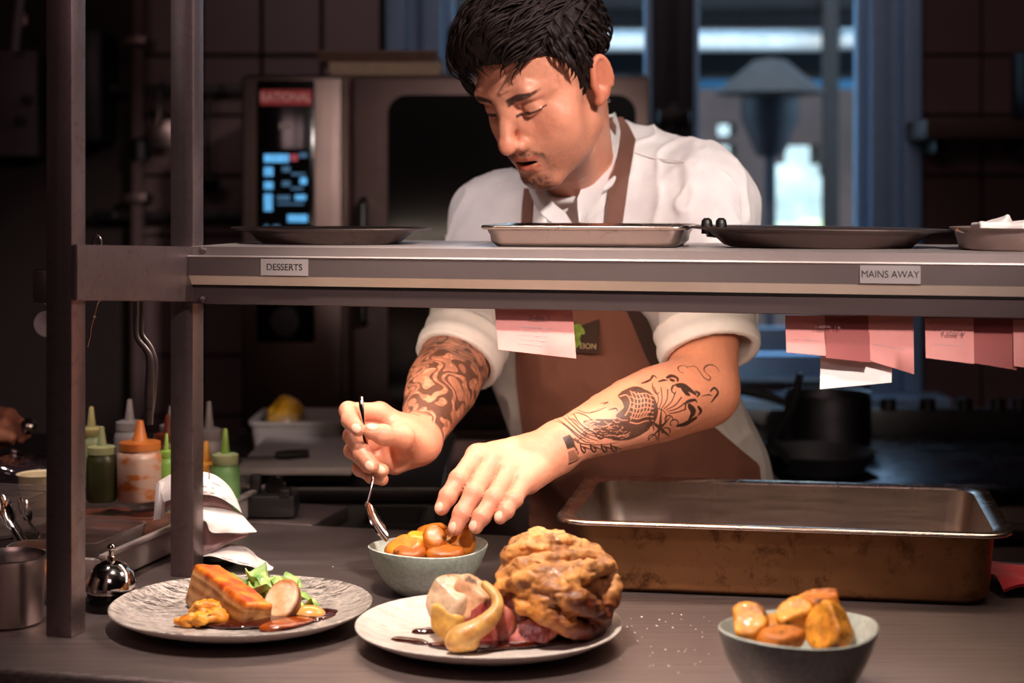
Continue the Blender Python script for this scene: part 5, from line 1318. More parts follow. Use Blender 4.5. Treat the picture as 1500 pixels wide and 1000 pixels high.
# ================================================================ the chef
A_ = lambda *q: np.array(P(*q))
yaw, pit = math.radians(42), math.radians(34)
hf = np.array([-math.sin(yaw)*math.cos(pit), -math.cos(yaw)*math.cos(pit), -math.sin(pit)])
hu = np.array([-math.sin(yaw)*math.sin(pit), -math.cos(yaw)*math.sin(pit), math.cos(pit)])
hl = np.array([math.cos(yaw), -math.sin(yaw), 0.])
HM = np.array([hl, hf, hu]); HO = A_(799, 108, 2.23)
toH = lambda p: (p-HO) @ HM.T
frH = lambda q: np.asarray(q, float) @ HM+HO
def xf(node):
    c = np.array([[x, y, z] for x in (node.lo[0], node.hi[0]) for y in (node.lo[1], node.hi[1]) for z in (node.lo[2], node.hi[2])]); w = frH(c)
    return N(lambda p: node.f(toH(p)), w.min(0), w.max(0))
sy = lambda fn: [fn(1), fn(-1)]
def eye_c(s): return (s*.0315, .0745, -.0015)
head = U(.022,
    ell((0, -.002, .038), (.0745, .094, .082)), ell((0, .031, -.018), (.0585, .061, .082)),
    *[cap((s*.047, .010, -.074), (s*.018, .078, -.106), .0185, .0145) for s in (1, -1)],
    ell((0, .045, -.082), (.044, .044, .030)), (ell((0, .082, -.107), (.021, .0165, .0165)), .016), ell((0, .074, -.062), (.030, .026, .030)),
    *[(ell((s*.045, .053, -.034), (.019, .018, .018)), .03) for s in (1, -1)], *[(ell((s*.036, .056, -.062), (.022, .020, .026)), .03) for s in (1, -1)],
    *[(cap((s*.008, .087, .017), (s*.036, .080, .020), .0095, .0095), .012) for s in (1, -1)], *[(cap((s*.036, .080, .020), (s*.049, .058, .013), .0090, .004), .016) for s in (1, -1)])
head = SUB(.013, head, *[ell((s*.0325, .1005, -.003), (.0185, .0165, .0115), ) for s in (1, -1)])
head = U(.004, head, *[(ell(eye_c(s), (.0152, .0140, .0135)), .0035) for s in (1, -1)])
# upper lid fold and lower lid
head = U(.004, head, *[(chain(spline([(s*.0175, .0835, -.004), (s*.025, .0885, -.0085), (s*.034, .0885, -.0095), (s*.046, .079, -.006)], 7), [.0016]*7), .003) for s in (1, -1)])
nose = U(.008, cap((0, .0905, .006), (0, .1125, -.032), .0085, .0105), (ell((0, .1150, -.0395), (.0108, .0118, .0104)), .008),
    *[(ell((s*.0132, .1015, -.0445), (.0070, .0110, .0084)), .006) for s in (1, -1)], (cap((0, .106, -.047), (0, .098, -.055), .006, .006), .008), *[cap((s*.004, .092, .002), (s*.014, .084, -.030), .009, .011) for s in (1, -1)])
head = U(.009, head, nose)
head = SUB(.003, head, *[ell((s*.0072, .1085, -.0515), (.0036, .0055, .0030)) for s in (1, -1)])
# lips: parted
up = chain([(-.0235, .0865, -.0715), (-.010, .0995, -.0655), (0, .1005, -.0665), (.010, .0995, -.0655), (.0235, .0865, -.0715)], [.0028, .0052, .0046, .0052, .0028])
lw_ = chain([(-.0215, .0865, -.0765), (-.010, .0965, -.0825), (0, .0985, -.0840), (.010, .0965, -.0825), (.0215, .0865, -.0765)], [.0028, .0056, .0064, .0056, .0028])
head = U(.006, head, (up, .005), (lw_, .005))
head = SUB(.002, head, ell((0, .098, -.0745), (.0185, .016, .0038)))
head = U(0, head, ell((0, .080, -.0705), (.016, .012, .003)))      # upper teeth edge, inside the mouth
head = SUB(.010, head, ell((0, .110, -.0935), (.016, .0075, .0045)))
# ears
def ear(s):
    R = rot(0, 0, 0); c = np.array([s*.0755, -.013, -.018]); a = s*.30
    ax = np.array([[math.cos(a), math.sin(a), 0], [-math.sin(a), math.cos(a), 0], [0, 0, 1]])
    tl_ = np.array([[1, 0, 0], [0, math.cos(.2), math.sin(.2)], [0, -math.sin(.2), math.cos(.2)]])
    Re = tl_ @ ax
    e = ell(c, (.0065, .0155, .0310), Re)
    helix = chain([c+Re.T @ np.array([s*.0035, .0138*math.cos(w)-.001, .0285*math.sin(w)]) for w in np.linspace(-.9, 3.6, 14)], [.0036]*13+[.0025])
    e = SUB(.005, e, ell(c+Re.T @ np.array([s*.0075, .002, .002]), (.0066, .0085, .0205), Re), ell(c+Re.T @ np.array([s*.006, .006, -.006]), (.008, .006, .008), Re))
    return U(.004, e, (helix, .004), (cap(c+Re.T @ np.array([0, .007, -.026]), c+Re.T @ np.array([0, .009, -.029]), .0062), .006), (ell(c+Re.T@np.array([s*.001, .0130, -.005]), (.004, .0035, .006), Re), .004))
head = U(.005, head, ear(1), ear(-1))
headw = xf(head)
NB = A_(862, 268, 2.42); HIP = np.array([.204, 2.55, .92])
tt = (NB-HIP); TL = np.linalg.norm(tt); tt /= TL
ls = np.array([.883, -.469, 0]); ls -= tt*(ls@tt); ls /= np.linalg.norm(ls); fr = np.cross(tt, ls); fr = fr if fr[1] < 0 else -fr
TM = np.array([ls, fr, tt]); toW = lambda a, b, c: HIP+np.array([a, b, c]) @ TM
SL = A_(1040, 300, 2.37); SRr = A_(724, 325, 2.52)
EL = A_(1029, 572, 2.22); WL = A_(822, 650, 2.08); ER = A_(664, 535, 2.33); WR = A_(614, 645, 2.105)
neck = U(.02, cap(frH((0, -.030, -.035)), A_(853, 276, 2.415), .0505, .0475), (cap(frH((.034, .035, -.085)), NB+ls*.01+fr*.03, .016, .016), .02), (cap(frH((0, .032, -.085)), NB+fr*.030, .024, .018), .025))
core = U(.05, ell(toW(0, 0, .33), (.13, .08, .15), TM), cap(SL-np.array([0, 0, .012]), SRr-np.array([0, 0, .012]), .045), cap(NB, toW(0, 0, .3), .046, .085))
def arm(S_, E_, W_, rr):
    ts = np.linspace(0, 1, 7); f_ = [E_+(W_-E_)*t for t in ts]; up_ = np.array([0, -.3, .9])
    f_ = [q+up_*.006*math.sin(PI*t) for q, t in zip(f_, ts)]
    return U(.02, cap(S_, E_, .049, .044), (chain(f_, rr), .02))
armL = arm(SL, EL, WL, [.0445, .0485, .0485, .0445, .0385, .0320, .0275])
armR = arm(SRr, ER, WR, [.0440, .0480, .0480, .0430, .0370, .0310, .0270])
def finger(pts, rad):
    p = np.array([A_(*q) for q in pts])
    nodes = [cap(p[i], p[i+1], rad[i], rad[i+1]) for i in range(len(p)-1)]
    for i in range(1, len(p)-1): nodes.append((ell(p[i], (rad[i]*1.01,)*3), .004))
    return U(.003, *nodes)
def nail_at(pts, rad, out):
    a, b = A_(*pts[-2]), A_(*pts[-1]); d = (b-a)/np.linalg.norm(b-a); o = np.asarray(out, float); o -= d*(o@d); o /= np.linalg.norm(o)
    return b+d*rad*.25, d, o
# --- his left hand (right in the picture), pointing down to the bowl
FL = [([(699, 667, 2.035), (672, 702, 2.003), (656, 727, 1.990), (647, 744, 1.984)], [.0125, .0112, .0100, .0086]),
      ([(722, 676, 2.026), (694, 723, 1.990), (677, 752, 1.977), (667, 773, 1.971)], [.0128, .0115, .0102, .0088]),
      ([(747, 690, 2.016), (723, 730, 1.980), (706, 756, 1.968), (697, 771, 1.964)], [.0122, .0108, .0098, .0085]),
      ([(767, 706, 2.006), (753, 731, 1.980), (741, 748, 1.970), (733, 758, 1.966)], [.0112, .0096, .0086, .0076])]
TLh = [(778, 668, 2.085), (722, 690, 2.085), (690, 706, 2.068), (670, 716, 2.050)]
def hand(Wp, F, T, trad, extra=()):
    mc = [cap(Wp+(A_(*f[0][0])-Wp)*.06, A_(*f[0][0]), .0205, f[1][0]*1.03) for f in F]
    palm = U(.011, (ell(Wp, (.027, .027, .027)), .016), *mc, *[(e_, .018) for e_ in extra])
    th = finger(T, trad)
    def fn(p):
        d0 = palm.f(p); lo = p.min(0); hi = p.max(0); d = d0
        for f in fs:
            if _far(f, lo, hi) > .035: continue
            d = np.minimum(d, smin(d0, f.f(p), .007))
        if _far(th, lo, hi) <= .04: d = np.minimum(d, smin(d0, th.f(p), .012))
        return d
    fs = [finger(*f) for f in F]
    return N(fn, np.min([n.lo for n in fs+[palm, th]], 0), np.max([n.hi for n in fs+[palm, th]], 0))
handL = hand(WL, FL, TLh, [.016, .0135, .0115, .0095], (cap(A_(800, 660, 2.085), A_(735, 690, 2.06), .020, .014), cap(A_(815, 670, 2.075), A_(772, 706, 2.02), .019, .013)))
# --- his right hand (left in the picture), pinching the spoon
FR = [([(556, 605, 2.085), (510, 601, 2.050), (513, 616, 2.020), (525, 629, 2.004)], [.0125, .0102, .0096, .0082]),
      ([(560, 620, 2.095), (516, 638, 2.052), (530, 662, 2.016), (545, 682, 2.000)], [.0125, .0104, .0098, .0084]),
      ([(565, 638, 2.105), (517, 660, 2.062), (540, 680, 2.030), (560, 689, 2.014)], [.0120, .0100, .0092, .0080]),
      ([(571, 657, 2.105), (528, 686, 2.066), (545, 697, 2.042), (560, 702, 2.030)], [.0110, .0090, .0082, .0074])]
TR = [(604, 655, 2.075), (590, 640, 2.030), (562, 637, 2.012), (543, 631, 2.004)]
handR = hand(WR, FR, TR, [.0165, .0135, .0118, .0092], (cap(A_(605, 655, 2.09), A_(578, 676, 2.085), .021, .016), cap(A_(606, 640, 2.095), A_(585, 632, 2.06), .020, .0135), ell(A_(584, 650, 2.095), (.022, .018, .024))))
body = U(.012, (headw, .0), (neck, .022), (core, .03), (armL, .03), (armR, .03), (handL, .010), (handR, .010))
nails = [nail_at(f[0], f[1][-1], o) for f, o in zip(FL, [(-.3, -.65, .5)]*4)]+[nail_at(f[0], f[1][-1], o) for f, o in zip(FR, [(-.1, -1, .15), (-.05, -1, -.1), (.1, -1, .1), (.1, -1, .1)])]+[nail_at(TR, .009, (-.2, -.7, .7))]
def nailwarp(p):
    out = np.zeros(len(p)); lo = p.min(0); hi = p.max(0)
    for c, d, o in nails:
        if np.any(c < lo-.03) or np.any(c > hi+.03): continue
        q = p-c; a = q @ d; b = q @ o; s = q @ np.cross(d, o); m = (b > .002)
        r = np.sqrt((a/.0062)**2+(s/.0052)**2)
        out += np.where(m, .0005*np.clip((1-r)*6, 0, 1)-.0004*np.clip(1-np.abs(r-1.12)*6, 0, 1), 0)
    return out
joints = [(A_(*f[0][k]), (A_(*f[0][k+1])-A_(*f[0][k-1]))/np.linalg.norm(A_(*f[0][k+1])-A_(*f[0][k-1])), (1. if k == 1 else .6)) for f in FL for k in (1, 2)]
def jointwarp(p):
    out = np.zeros(len(p)); lo = p.min(0); hi = p.max(0)
    for c, d, a in joints:
        if np.any(c < lo-.03) or np.any(c > hi+.03): continue
        q = p-c; t = q@d; out += a*np.exp(-(t/.0055)**2)*np.exp(-((q*q).sum(1))/.00022)*(.0005-.00055*(.5+.5*np.cos(t*2*PI/.0034)))
    return out
def creases(p):
    return nailwarp(p)+jointwarp(p)+.00035*fbm(p, 130, 2, 201)
bodyn = warp(body, creases, .001)

# --- tattoos: ink rasterised on an arm map (along, around)
TW, THh = 900, 900
def canvas(): return np.zeros((TW, THh), np.float32)
def stamp(cv, pts, w0, w1=None, val=1.):
    w1 = w0 if w1 is None else w1; n = len(pts)
    for i, (x, y) in enumerate(pts):
        r = w0+(w1-w0)*i/max(1, n-1); X, Y = x*TW, y*THh; x0, x1 = int(max(0, X-r-1)), int(min(TW, X+r+2)); y0, y1 = int(max(0, Y-r-1)), int(min(THh, Y+r+2))
        if x0 >= x1 or y0 >= y1: continue
        gx, gy = np.meshgrid(np.arange(x0, x1), np.arange(y0, y1), indexing='ij'); dd = np.clip(r+.5-np.hypot(gx-X, gy-Y), 0, 1)*val
        cv[x0:x1, y0:y1] = np.maximum(cv[x0:x1, y0:y1], dd)
def hook(cv, x, y, ang, L, curl, w0, w1, val=1., asp=1.25, n=90):
    pts = []; a = ang; ds = L/n
    for k in range(n):
        a += curl*(k/n)**1.6*3.2/n*2; x += ds*math.cos(a); y += ds*math.sin(a)*asp; pts.append((x, y))
    stamp(cv, pts, w0, w1, val)
rt = random.Random(5)
cvR = canvas()
for k in range(330):
    x, y = rt.uniform(.02, .97), rt.uniform(.0, 1.0); a = rt.choice((.5, 2.4, -.6, 3.6))+rt.uniform(-.6, .6); s = rt.choice((1, -1)); L = rt.uniform(.06, .17)
    hook(cvR, x, y, a, L, s*rt.uniform(2.2, 4.2), rt.uniform(9, 15), 2, rt.uniform(.75, .95))
    hook(cvR, x+.008, y+.022, a, L*.9, s*rt.uniform(2.2, 4.2), 4, 1.5, .8)
gx_, gy_ = np.meshgrid(np.arange(TW), np.arange(THh), indexing='ij'); pq = np.stack([gx_.ravel()/TW*9.5, gy_.ravel()/THh*11, np.zeros(TW*THh)], 1)
wq = pq+np.stack([vnoise(pq*1.1, 301), vnoise(pq*1.1+5, 302), 0*pq[:, 0]], 1)*.9; bq = np.sin(9*vnoise(wq*.9, 303)+2.2*pq[:, 0]*.5)
band = (np.clip((bq-.35)/.12, 0, 1)*.9).reshape(TW, THh).astype(np.float32); rim_ = (np.clip(1-np.abs(bq+.25)/.13, 0, 1)*.8).reshape(TW, THh).astype(np.float32)
fr_ = np.clip((gx_/TW-.01)/.03, 0, 1)*np.clip((.99-gx_/TW)/.03, 0, 1)
cvR = (np.maximum(cvR*.55*(band < .1), np.maximum(band, rim_))*fr_).astype(np.float32)
cvL = canvas(); Y0 = .5                       # y .5 faces the viewer, larger = up
def drape(px, py, node, off, d0=2.12, d1=2.95):
    """first hit of a surface along a line of sight; used to fit pieces that lie on the body"""
    px = np.asarray(px, float).ravel(); py = np.asarray(py, float).ravel(); D_ = np.full(len(px), d0); dirs = np.stack([(px-750)/2500, np.ones(len(px)), -(py-280)/2500], 1)
    for _ in range(70):
        p = dirs*D_[:, None]; p[:, 2] += CAMZ; d = node.f(p)-off; D_ = np.where(d > .0004, np.minimum(D_+np.clip(d, .0004, .04)*.8, d1), D_)
    p = dirs*D_[:, None]; p[:, 2] += CAMZ; return p, D_
def arm_uv(V, E_, W_):
    d = W_-E_; L = np.linalg.norm(d); d /= L; n0 = np.array([0, -1, 0.]); n0 -= d*(n0@d); n0 /= np.linalg.norm(n0); n1 = np.cross(d, n0); n1 = n1 if n1[2] > 0 else -n1
    q = V-E_; t = (q@d)/L; return t, np.arctan2(q@n1, q@n0)/(2*PI)+.5, np.sqrt(np.maximum(0, (q*q).sum(1)-(q@d)**2))
def erase(cv, pts, r, val):
    tmp = canvas(); stamp(tmp, pts, r); cv[:] = cv*(1-tmp)+val*tmp
def draw(pts, w0, wm=None, w1=None, val=1., er=None):
    """stroke given on a 1500x900 sketch of the forearm, transferred to the arm map"""
    p = spline([(x, y, 0) for x, y in pts], max(12, int(sum(math.hypot(b[0]-a[0], b[1]-a[1]) for a, b in zip(pts[:-1], pts[1:]))/3)))
    h, D_ = drape(780+p[:, 0]/5, 520+p[:, 1]/5, armL, 0, 1.9, 2.6); ok = D_ < 2.55; t, ph, rd = arm_uv(h[ok], EL, WL)
    if not len(t): return
    n = len(t); wm = w0 if wm is None else wm; w1 = w0 if w1 is None else w1; ws = np.interp(np.linspace(0, 1, n), [0, .5, 1], [w0, wm, w1])*(.90 if er is None else .72)
    if er is not None: erase(cvL, list(zip(t*.98, ph)), float(ws.mean()), er); return
    for a, b, w in zip(t*.98, ph, ws): stamp(cvL, [(a, b)], w, w, val)
# koi body: dark shape with light scale lines
draw([(700, 300), (770, 300), (830, 330)], 40, 55, 50, .93); draw([(830, 330), (845, 400), (800, 470), (720, 520)], 55, 62, 62, .93)
draw([(720, 520), (640, 545), (540, 535), (460, 505), (390, 490)], 62, 50, 14, .93); draw([(660, 300), (690, 340), (700, 400), (640, 450)], 22, 24, 20, .93)
draw([(830, 520), (760, 570), (680, 600), (600, 610)], 30, 26, 12, .93)
for k in range(6): draw([(718+28*k, 262+6*k), (745+25*k, 330), (742+24*k, 400), (720+22*k, 470-6*k)], 3.2, er=.06)
for k in range(7): draw([(715, 262+38*k), (770, 285+36*k), (830, 278+34*k), (885, 300+30*k)], 3.2, er=.06)
draw([(640, 300), (690, 290), (718, 340), (705, 400), (680, 440)], 4, er=.05)
for k in range(46):
    x, y = rt.uniform(400, 720), rt.uniform(470, 600); a = rt.uniform(-.5, .35)+math.pi; L_ = rt.uniform(40, 90); draw([(x, y), (x+L_*.5*math.cos(a), y+L_*.5*math.sin(a)+8), (x+L_*math.cos(a), y+L_*math.sin(a)-4)], 2.6, er=.10)
for k in range(26):
    x, y = rt.uniform(380, 720), rt.uniform(500, 620); draw([(x, y), (x-30, y+rt.uniform(-12, 18)), (x-62, y+rt.uniform(-25, 25))], 3, 4, 1, .95)
# flames toward the wrist
for q in ([(85, 522), (130, 515), (200, 548), (270, 605), (330, 640), (420, 656), (520, 656), (630, 640)], [(85, 522), (100, 540), (118, 530)], [(130, 488), (210, 510), (300, 580), (380, 632), (450, 645)], [(170, 462), (240, 522), (330, 585), (420, 630)],
          [(215, 450), (290, 522), (380, 592), (480, 628)], [(250, 440), (320, 512), (400, 572), (510, 612)], [(300, 425), (350, 500), (440, 562), (560, 606)], [(120, 470), (200, 455), (280, 412)], [(280, 440), (320, 420), (390, 440), (440, 480)],
          [(330, 400), (400, 420), (460, 410), (540, 380)], [(500, 350), (550, 345), (520, 360)], [(560, 400), (610, 390), (625, 410)], [(240, 470), (300, 470), (340, 510)]): draw(q, 2.5, 4.5, 2)
draw([(200, 630), (235, 680), (270, 752)], 2, 4, 3); draw([(215, 565), (262, 600), (295, 660), (325, 720)], 4, 8, 4); draw([(250, 640), (285, 710), (310, 745)], 8, 16, 14, .6); draw([(262, 752), (300, 762), (345, 735)], 4, 6, 3)
draw([(285, 650), (300, 620), (335, 630)], 6, 9, 4, .8)
for x0 in (345, 425, 505, 575): draw([(x0, 655), (x0+8, 690), (x0+32, 712), (x0+40, 690), (x0+22, 680)], 5, 6, 3); draw([(x0+10, 668), (x0+40, 676), (x0+80, 690)], 4, 5, 3)
# rays, sun and star
for q in ([(905, 395), (922, 315), (890, 235)], [(928, 390), (950, 320), (942, 238)], [(948, 390), (985, 325), (992, 250)], [(962, 395), (1018, 340), (1050, 268)], [(978, 402), (1050, 362), (1092, 308)], [(992, 412), (1060, 390), (1118, 350)], [(1000, 428), (1060, 418), (1125, 396)]): draw(q, 2, 2.6, 3)
draw([(920+62*math.cos(t), 455+62*math.sin(t)) for t in np.linspace(0, 6.3, 24)], 2.4)
for q in ([(945, 395), (937, 500), (920, 640)], [(850, 470), (930, 530), (1010, 600)], [(1010, 455), (930, 545), (840, 630)]): draw(q, 3, 9, 2, .9)
for cx_, cy_ in ((1000, 470), (1040, 500), (860, 540), (980, 560), (880, 610)): draw([(cx_+30*math.cos(t), cy_+28*math.sin(t)) for t in np.linspace(2.6, 6.6, 16)], 3)
# dark wave hooks toward the elbow
for q, w in (([(985, 165), (1020, 150), (1060, 165), (1062, 190)], 10), ([(1010, 180), (1040, 185)], 9), ([(1060, 222), (1105, 225), (1150, 250), (1195, 285)], 15), ([(1045, 285), (1020, 260), (1030, 225), (1065, 215)], 5), ([(1120, 392), (1130, 345), (1190, 328), (1205, 345)], 7),
             ([(1150, 372), (1178, 415), (1150, 470)], 19), ([(1215, 378), (1235, 410), (1215, 440)], 10), ([(1195, 265), (1222, 280), (1205, 305)], 7), ([(1305, 262), (1335, 240), (1360, 275), (1330, 320), (1310, 345)], 7), ([(1100, 250), (1150, 290)], 14),
             ([(860, 185), (885, 150), (912, 165)], 6), ([(880, 205), (882, 245), (910, 282), (932, 268)], 3.5), ([(925, 192), (960, 182), (990, 184)], 6), ([(800, 205), (840, 190), (880, 165)], 6), ([(740, 262), (770, 235), (800, 240)], 5), ([(1240, 300), (1290, 290), (1320, 300)], 3), ([(1200, 460), (1130, 500), (1060, 520)], 14)): draw(q, w*.6, w, w*.4)
for q in ([(1105, 130), (1075, 115), (1068, 85), (1110, 74), (1140, 95)], [(1125, 84), (1190, 82), (1225, 120), (1258, 165), (1295, 182), (1305, 160), (1292, 148)], [(1305, 160), (1262, 118), (1262, 88), (1295, 70), (1340, 80), (1370, 118)]): draw(q, 2.2, 3.2, 2)
for k in range(50): hook(cvL, rt.uniform(.2, .8), rt.choice((rt.uniform(.02, .2), rt.uniform(.82, .98))), rt.uniform(0, 6), rt.uniform(.06, .14), rt.choice((1, -1))*rt.uniform(2, 4), rt.uniform(5, 11), 2, .85)
def ink(V, E_, W_, cv):
    t, ph, rad = arm_uv(V, E_, W_); x = np.clip(t*TW*.98, 0, TW-2); y = np.clip(ph*THh, 0, THh-2); i, j = x.astype(int), y.astype(int); a, b = x-i, y-j
    v = cv[i, j]*(1-a)*(1-b)+cv[i+1, j]*a*(1-b)+cv[i, j+1]*(1-a)*b+cv[i+1, j+1]*a*b
    return np.where((rad < .075) & (t > .0) & (t < 1.06), v, 0)

V, Q = surf(bodyn, .0021)
def face_mask(V, Q):
    c = V[Q].mean(1); q = toH(c); return (q[:, 1] > .03) & (q[:, 2] < .06) & (q[:, 2] > -.14) & (np.abs(q[:, 0]) < .08)
def arm_mask(V, Q):
    c = V[Q].mean(1); m = np.zeros(len(c), bool)
    for E_, W_ in ((EL, WL), (ER, WR)):
        t, ph, r = arm_uv(c, E_, W_); m |= (t > -.03) & (t < .99) & (r < .07) & (np.abs(ph-.5) < .33)
    return m
def hand_mask(V, Q):
    c = V[Q].mean(1); return ((c[:, 0] > -.22) & (c[:, 0] < .075) & (c[:, 1] < 2.13) & (c[:, 2] < 1.13))
V = project(bodyn, V, 1, mx=.0012)
V, Q, new = refine(V, Q, hand_mask(V, Q)); V[new] = project(bodyn, V[new], 1, mx=.0008)
_hm = hand_mask
for lv in range(2):
    V, Q, new = refine(V, Q, face_mask(V, Q) | (arm_mask(V, Q) & ~(_hm(V, Q) if lv else np.zeros(len(Q), bool)))); V[new] = project(bodyn, V[new], 1, mx=.0008)
def skincol(V):
    n = fbm(V, 55, 3, 211); n2 = fbm(V, 320, 2, 213)
    base = hc('#c9876d'); col = base[None]*(1+.07*n[:, None]+.05*n2[:, None])
    col = col*np.array([1, .98, .97])
    q = toH(V); x, y, z = np.abs(q[:, 0]), q[:, 1], q[:, 2]; inh = (z > -.16) & (z < .16) & (y > -.1) & (x < .1) & (y < .14)
    def put(m, c, a=1.):
        nonlocal col
        m = np.clip(m, 0, 1)*a*inh; col = col*(1-m[:, None])+np.asarray(c)[None]*m[:, None]
    g = lambda v, s: np.exp(-(v/s)**2)
    put(g(x-.040, .022)*g(z+.030, .018)*(y > .03), hc('#c8775c'), .45)                     # cheeks
    put(g(x, .012)*g(z+.038, .012)*(y > .1), hc('#c8745c'), .5)                               # nose tip
    ear_m = (x > .072) & (y < .01) & (y > -.045) & (z < .02) & (z > -.055); put(ear_m*1., hc('#c06a50'), .55)
    st = (.5+.5*np.clip(n2*2.2, -1, 1))
    # stubble: jaw and cheeks
    jaw = np.clip((-.052-z)/.02, 0, 1)*np.clip((y+.02)/.03, 0, 1)*np.clip(1-(x < .028)*(z > -.088)*(y > .06)*1., 0, 1)
    put(jaw*(.45+.55*st), hc('#5a3a2e'), .30)
    mou = np.clip(1-np.abs(z+.0585-.006*(x/.024)**2*-1)/.0055, 0, 1)**.6*(x < .031)*(x > .002)*(y > .07); put(mou*(.55+.45*st), hc('#1e0f0a'), .88)
    side = g(x-.030, .006)*np.clip((-.062-z)/.006, 0, 1)*np.clip((z+.10)/.01, 0, 1)*(y > .05); put(side*(.5+.5*st), hc('#2e1810'), .45)
    goat = np.clip((-.092-z)/.008, 0, 1)*np.clip((.030-x)/.01, 0, 1)*(y > .055); put(goat*(.5+.5*st), hc('#1e0f0a'), .80)
    put(g(x, .006)*g(z+.091, .004)*(y > .08)*st, hc('#24120c'), .5)
    # lips and mouth
    lipu = (np.abs(z+.0668+.02*x) < .0040-.07*x*.8)*(x < .023)*(y > .084); lipl = (np.abs(z+.0825-.10*x) < .0052-.14*x)*(x < .0215)*(y > .084)
    put((lipu | lipl)*1., hc('#a8503f'), .75)
    put((np.abs(z+.0745) < .0038)*(x < .0185)*(y < .0955)*(y > .06)*1., hc('#1c0806'), .95)
    put(((x < .0145)*(np.abs(z+.0700) < .0022)*(y < .0945)*(y > .08))*1., hc('#b8a090'), .6)
    # brows
    bz_ = .0125+.0075*np.sin(np.clip((x-.010)/.044, 0, 1)*PI*.7); th = .0062*(1-.6*np.clip((x-.034)/.02, 0, 1))
    put(np.clip((th-np.abs(z-bz_))/.0018, 0, 1)*np.clip((x-.0105)/.003, 0, 1)*np.clip((.054-x)/.004, 0, 1)*(y > .045)*(.95+.25*np.clip(fbm(q*np.array([1, 1, 2.5]), 420, 2, 219), -1, 1)), hc('#160a07'), .96)
    # lash line along the lower edge of the closed lid, and lid shadow tone
    ez = -.0072+.22*np.maximum(0, (x-.0315))**1.3; put(np.clip((.0023-.045*np.maximum(0, x-.032)-np.abs(z-ez))/.001, 0, 1)*(x > .0155)*(x < .050)*(y > .055), hc('#140807'), .92)
    put(g(x-.0315, .014)*g(z-.004, .006)*(y > .06), hc('#9a5c46'), .35); put(g(x-.028, .012)*g(z+.014, .005)*(y > .06), hc('#9a5c4c'), .35)
    # scalp under the hair
    hb = np.interp(z, [-.09, -.06, -.03, .0, .02, .05, .08, .1], [-.06, -.045, -.004, .012, .018, .042, .068, .1]); put((y < hb-.003)*(z > -.075)*(~ear_m)*1., hc('#1a0d0a'), .85)
    # hands: redder knuckles and tips, pale nails
    for f in FL+FR:
        for k, (px_, s_) in enumerate(zip(f[0], (.011, .010, .009, .011))):
            m = np.exp(-(((V-A_(*px_))**2).sum(1))/(s_*s_)); col = col*(1-.22*m[:, None])+hc('#c46a50')[None]*.22*m[:, None]
    for c, d, o in nails:
        w = V-c; m = (np.sqrt(((w@d)/.0060)**2+((w@np.cross(d, o))/.0050)**2) < 1) & (w@o > .003) & (w@o < .014); col[m] = hc('#dfae98')
    for E_, W_, cv, a in ((EL, WL, cvL, .93), (ER, WR, cvR, .9)):
        k = ink(V, E_, W_, cv)*a; col = col*(1-k[:, None])+hc('#0f0b0c')[None]*k[:, None]
    return np.clip(col, 0, 1)
m, g, b = newmat('skin'); a = g.n.new('ShaderNodeAttribute'); a.attribute_name = 'Col'
n = g.noise(g.coord(), 900, 3, .6)
setin(g, b, color=a.outputs[0], rough=.44, spec=.4, normal=g.bump(n, .12, .0005), sss=.12, sssr=(1, .35, .2), ssss=.006); M['skin'] = m
chef = np_mesh('person', V, Q, M['skin'], None, skincol(V))
tag(chef, 'chef in white short sleeved shirt and brown apron bending over the pass, spooning food', 'person')

# ---------------------------------------------------------------- hair
m, g, b = newmat('hair'); v = g.coord(); n = g.noise(v, 160, 4)
setin(g, b, color=g.ramp(n, [(.3, hexc('#0d0605')), (.7, hexc('#1e0f0c'))]), rough=.65, spec=.2); M['hair'] = m
sc_c, sc_r = np.array([0, -.002, .038]), np.array([.0745, .094, .082])
hbx = lambda z: np.interp(z, [-.09, -.065, -.04, -.022, .0, .02, .05, .08, .1], [-.07, -.045, .002, .016, .016, .020, .044, .068, .11])
def hairf(p):
    q = p; d = ell(sc_c+np.array([0, -.004, .004]), sc_r+np.array([.0075, .008, .012])).f(q)
    d = smin(d, ell((-.006, .058, .090), (.058, .040, .032)).f(q), .02); d = smin(d, ell((-.03, .052, .075), (.046, .040, .035)).f(q), .02)
    d = smin(d, ell((0, -.03, .08), (.066, .06, .048)).f(q), .03)
    z = q[:, 2]; top = np.clip((z-.055)/.02, 0, 1)
    d = np.maximum(d, (q[:, 1]-hbx(z)-top*.05)*.6)
    d = np.maximum(d, -.6*z-.6*.072)
    ear_ = np.sqrt(((np.abs(q[:, 0])-.08)/.02)**2+((q[:, 1]+.016)/.021)**2+((z+.022)/.034)**2)
    d = -smin(-d, (ear_-1)*.02, .004)
    return d-.0035*fbm(q*np.array([1.6, .6, 1.6]), 60, 3, 231)
hn = xf(N(hairf, (-.1, -.12, -.09), (.1, .12, .145)))
hair = sdf_obj('hair', hn, .0026, M['hair'], chef, None, 0)
lk = []; rh = random.Random(11)
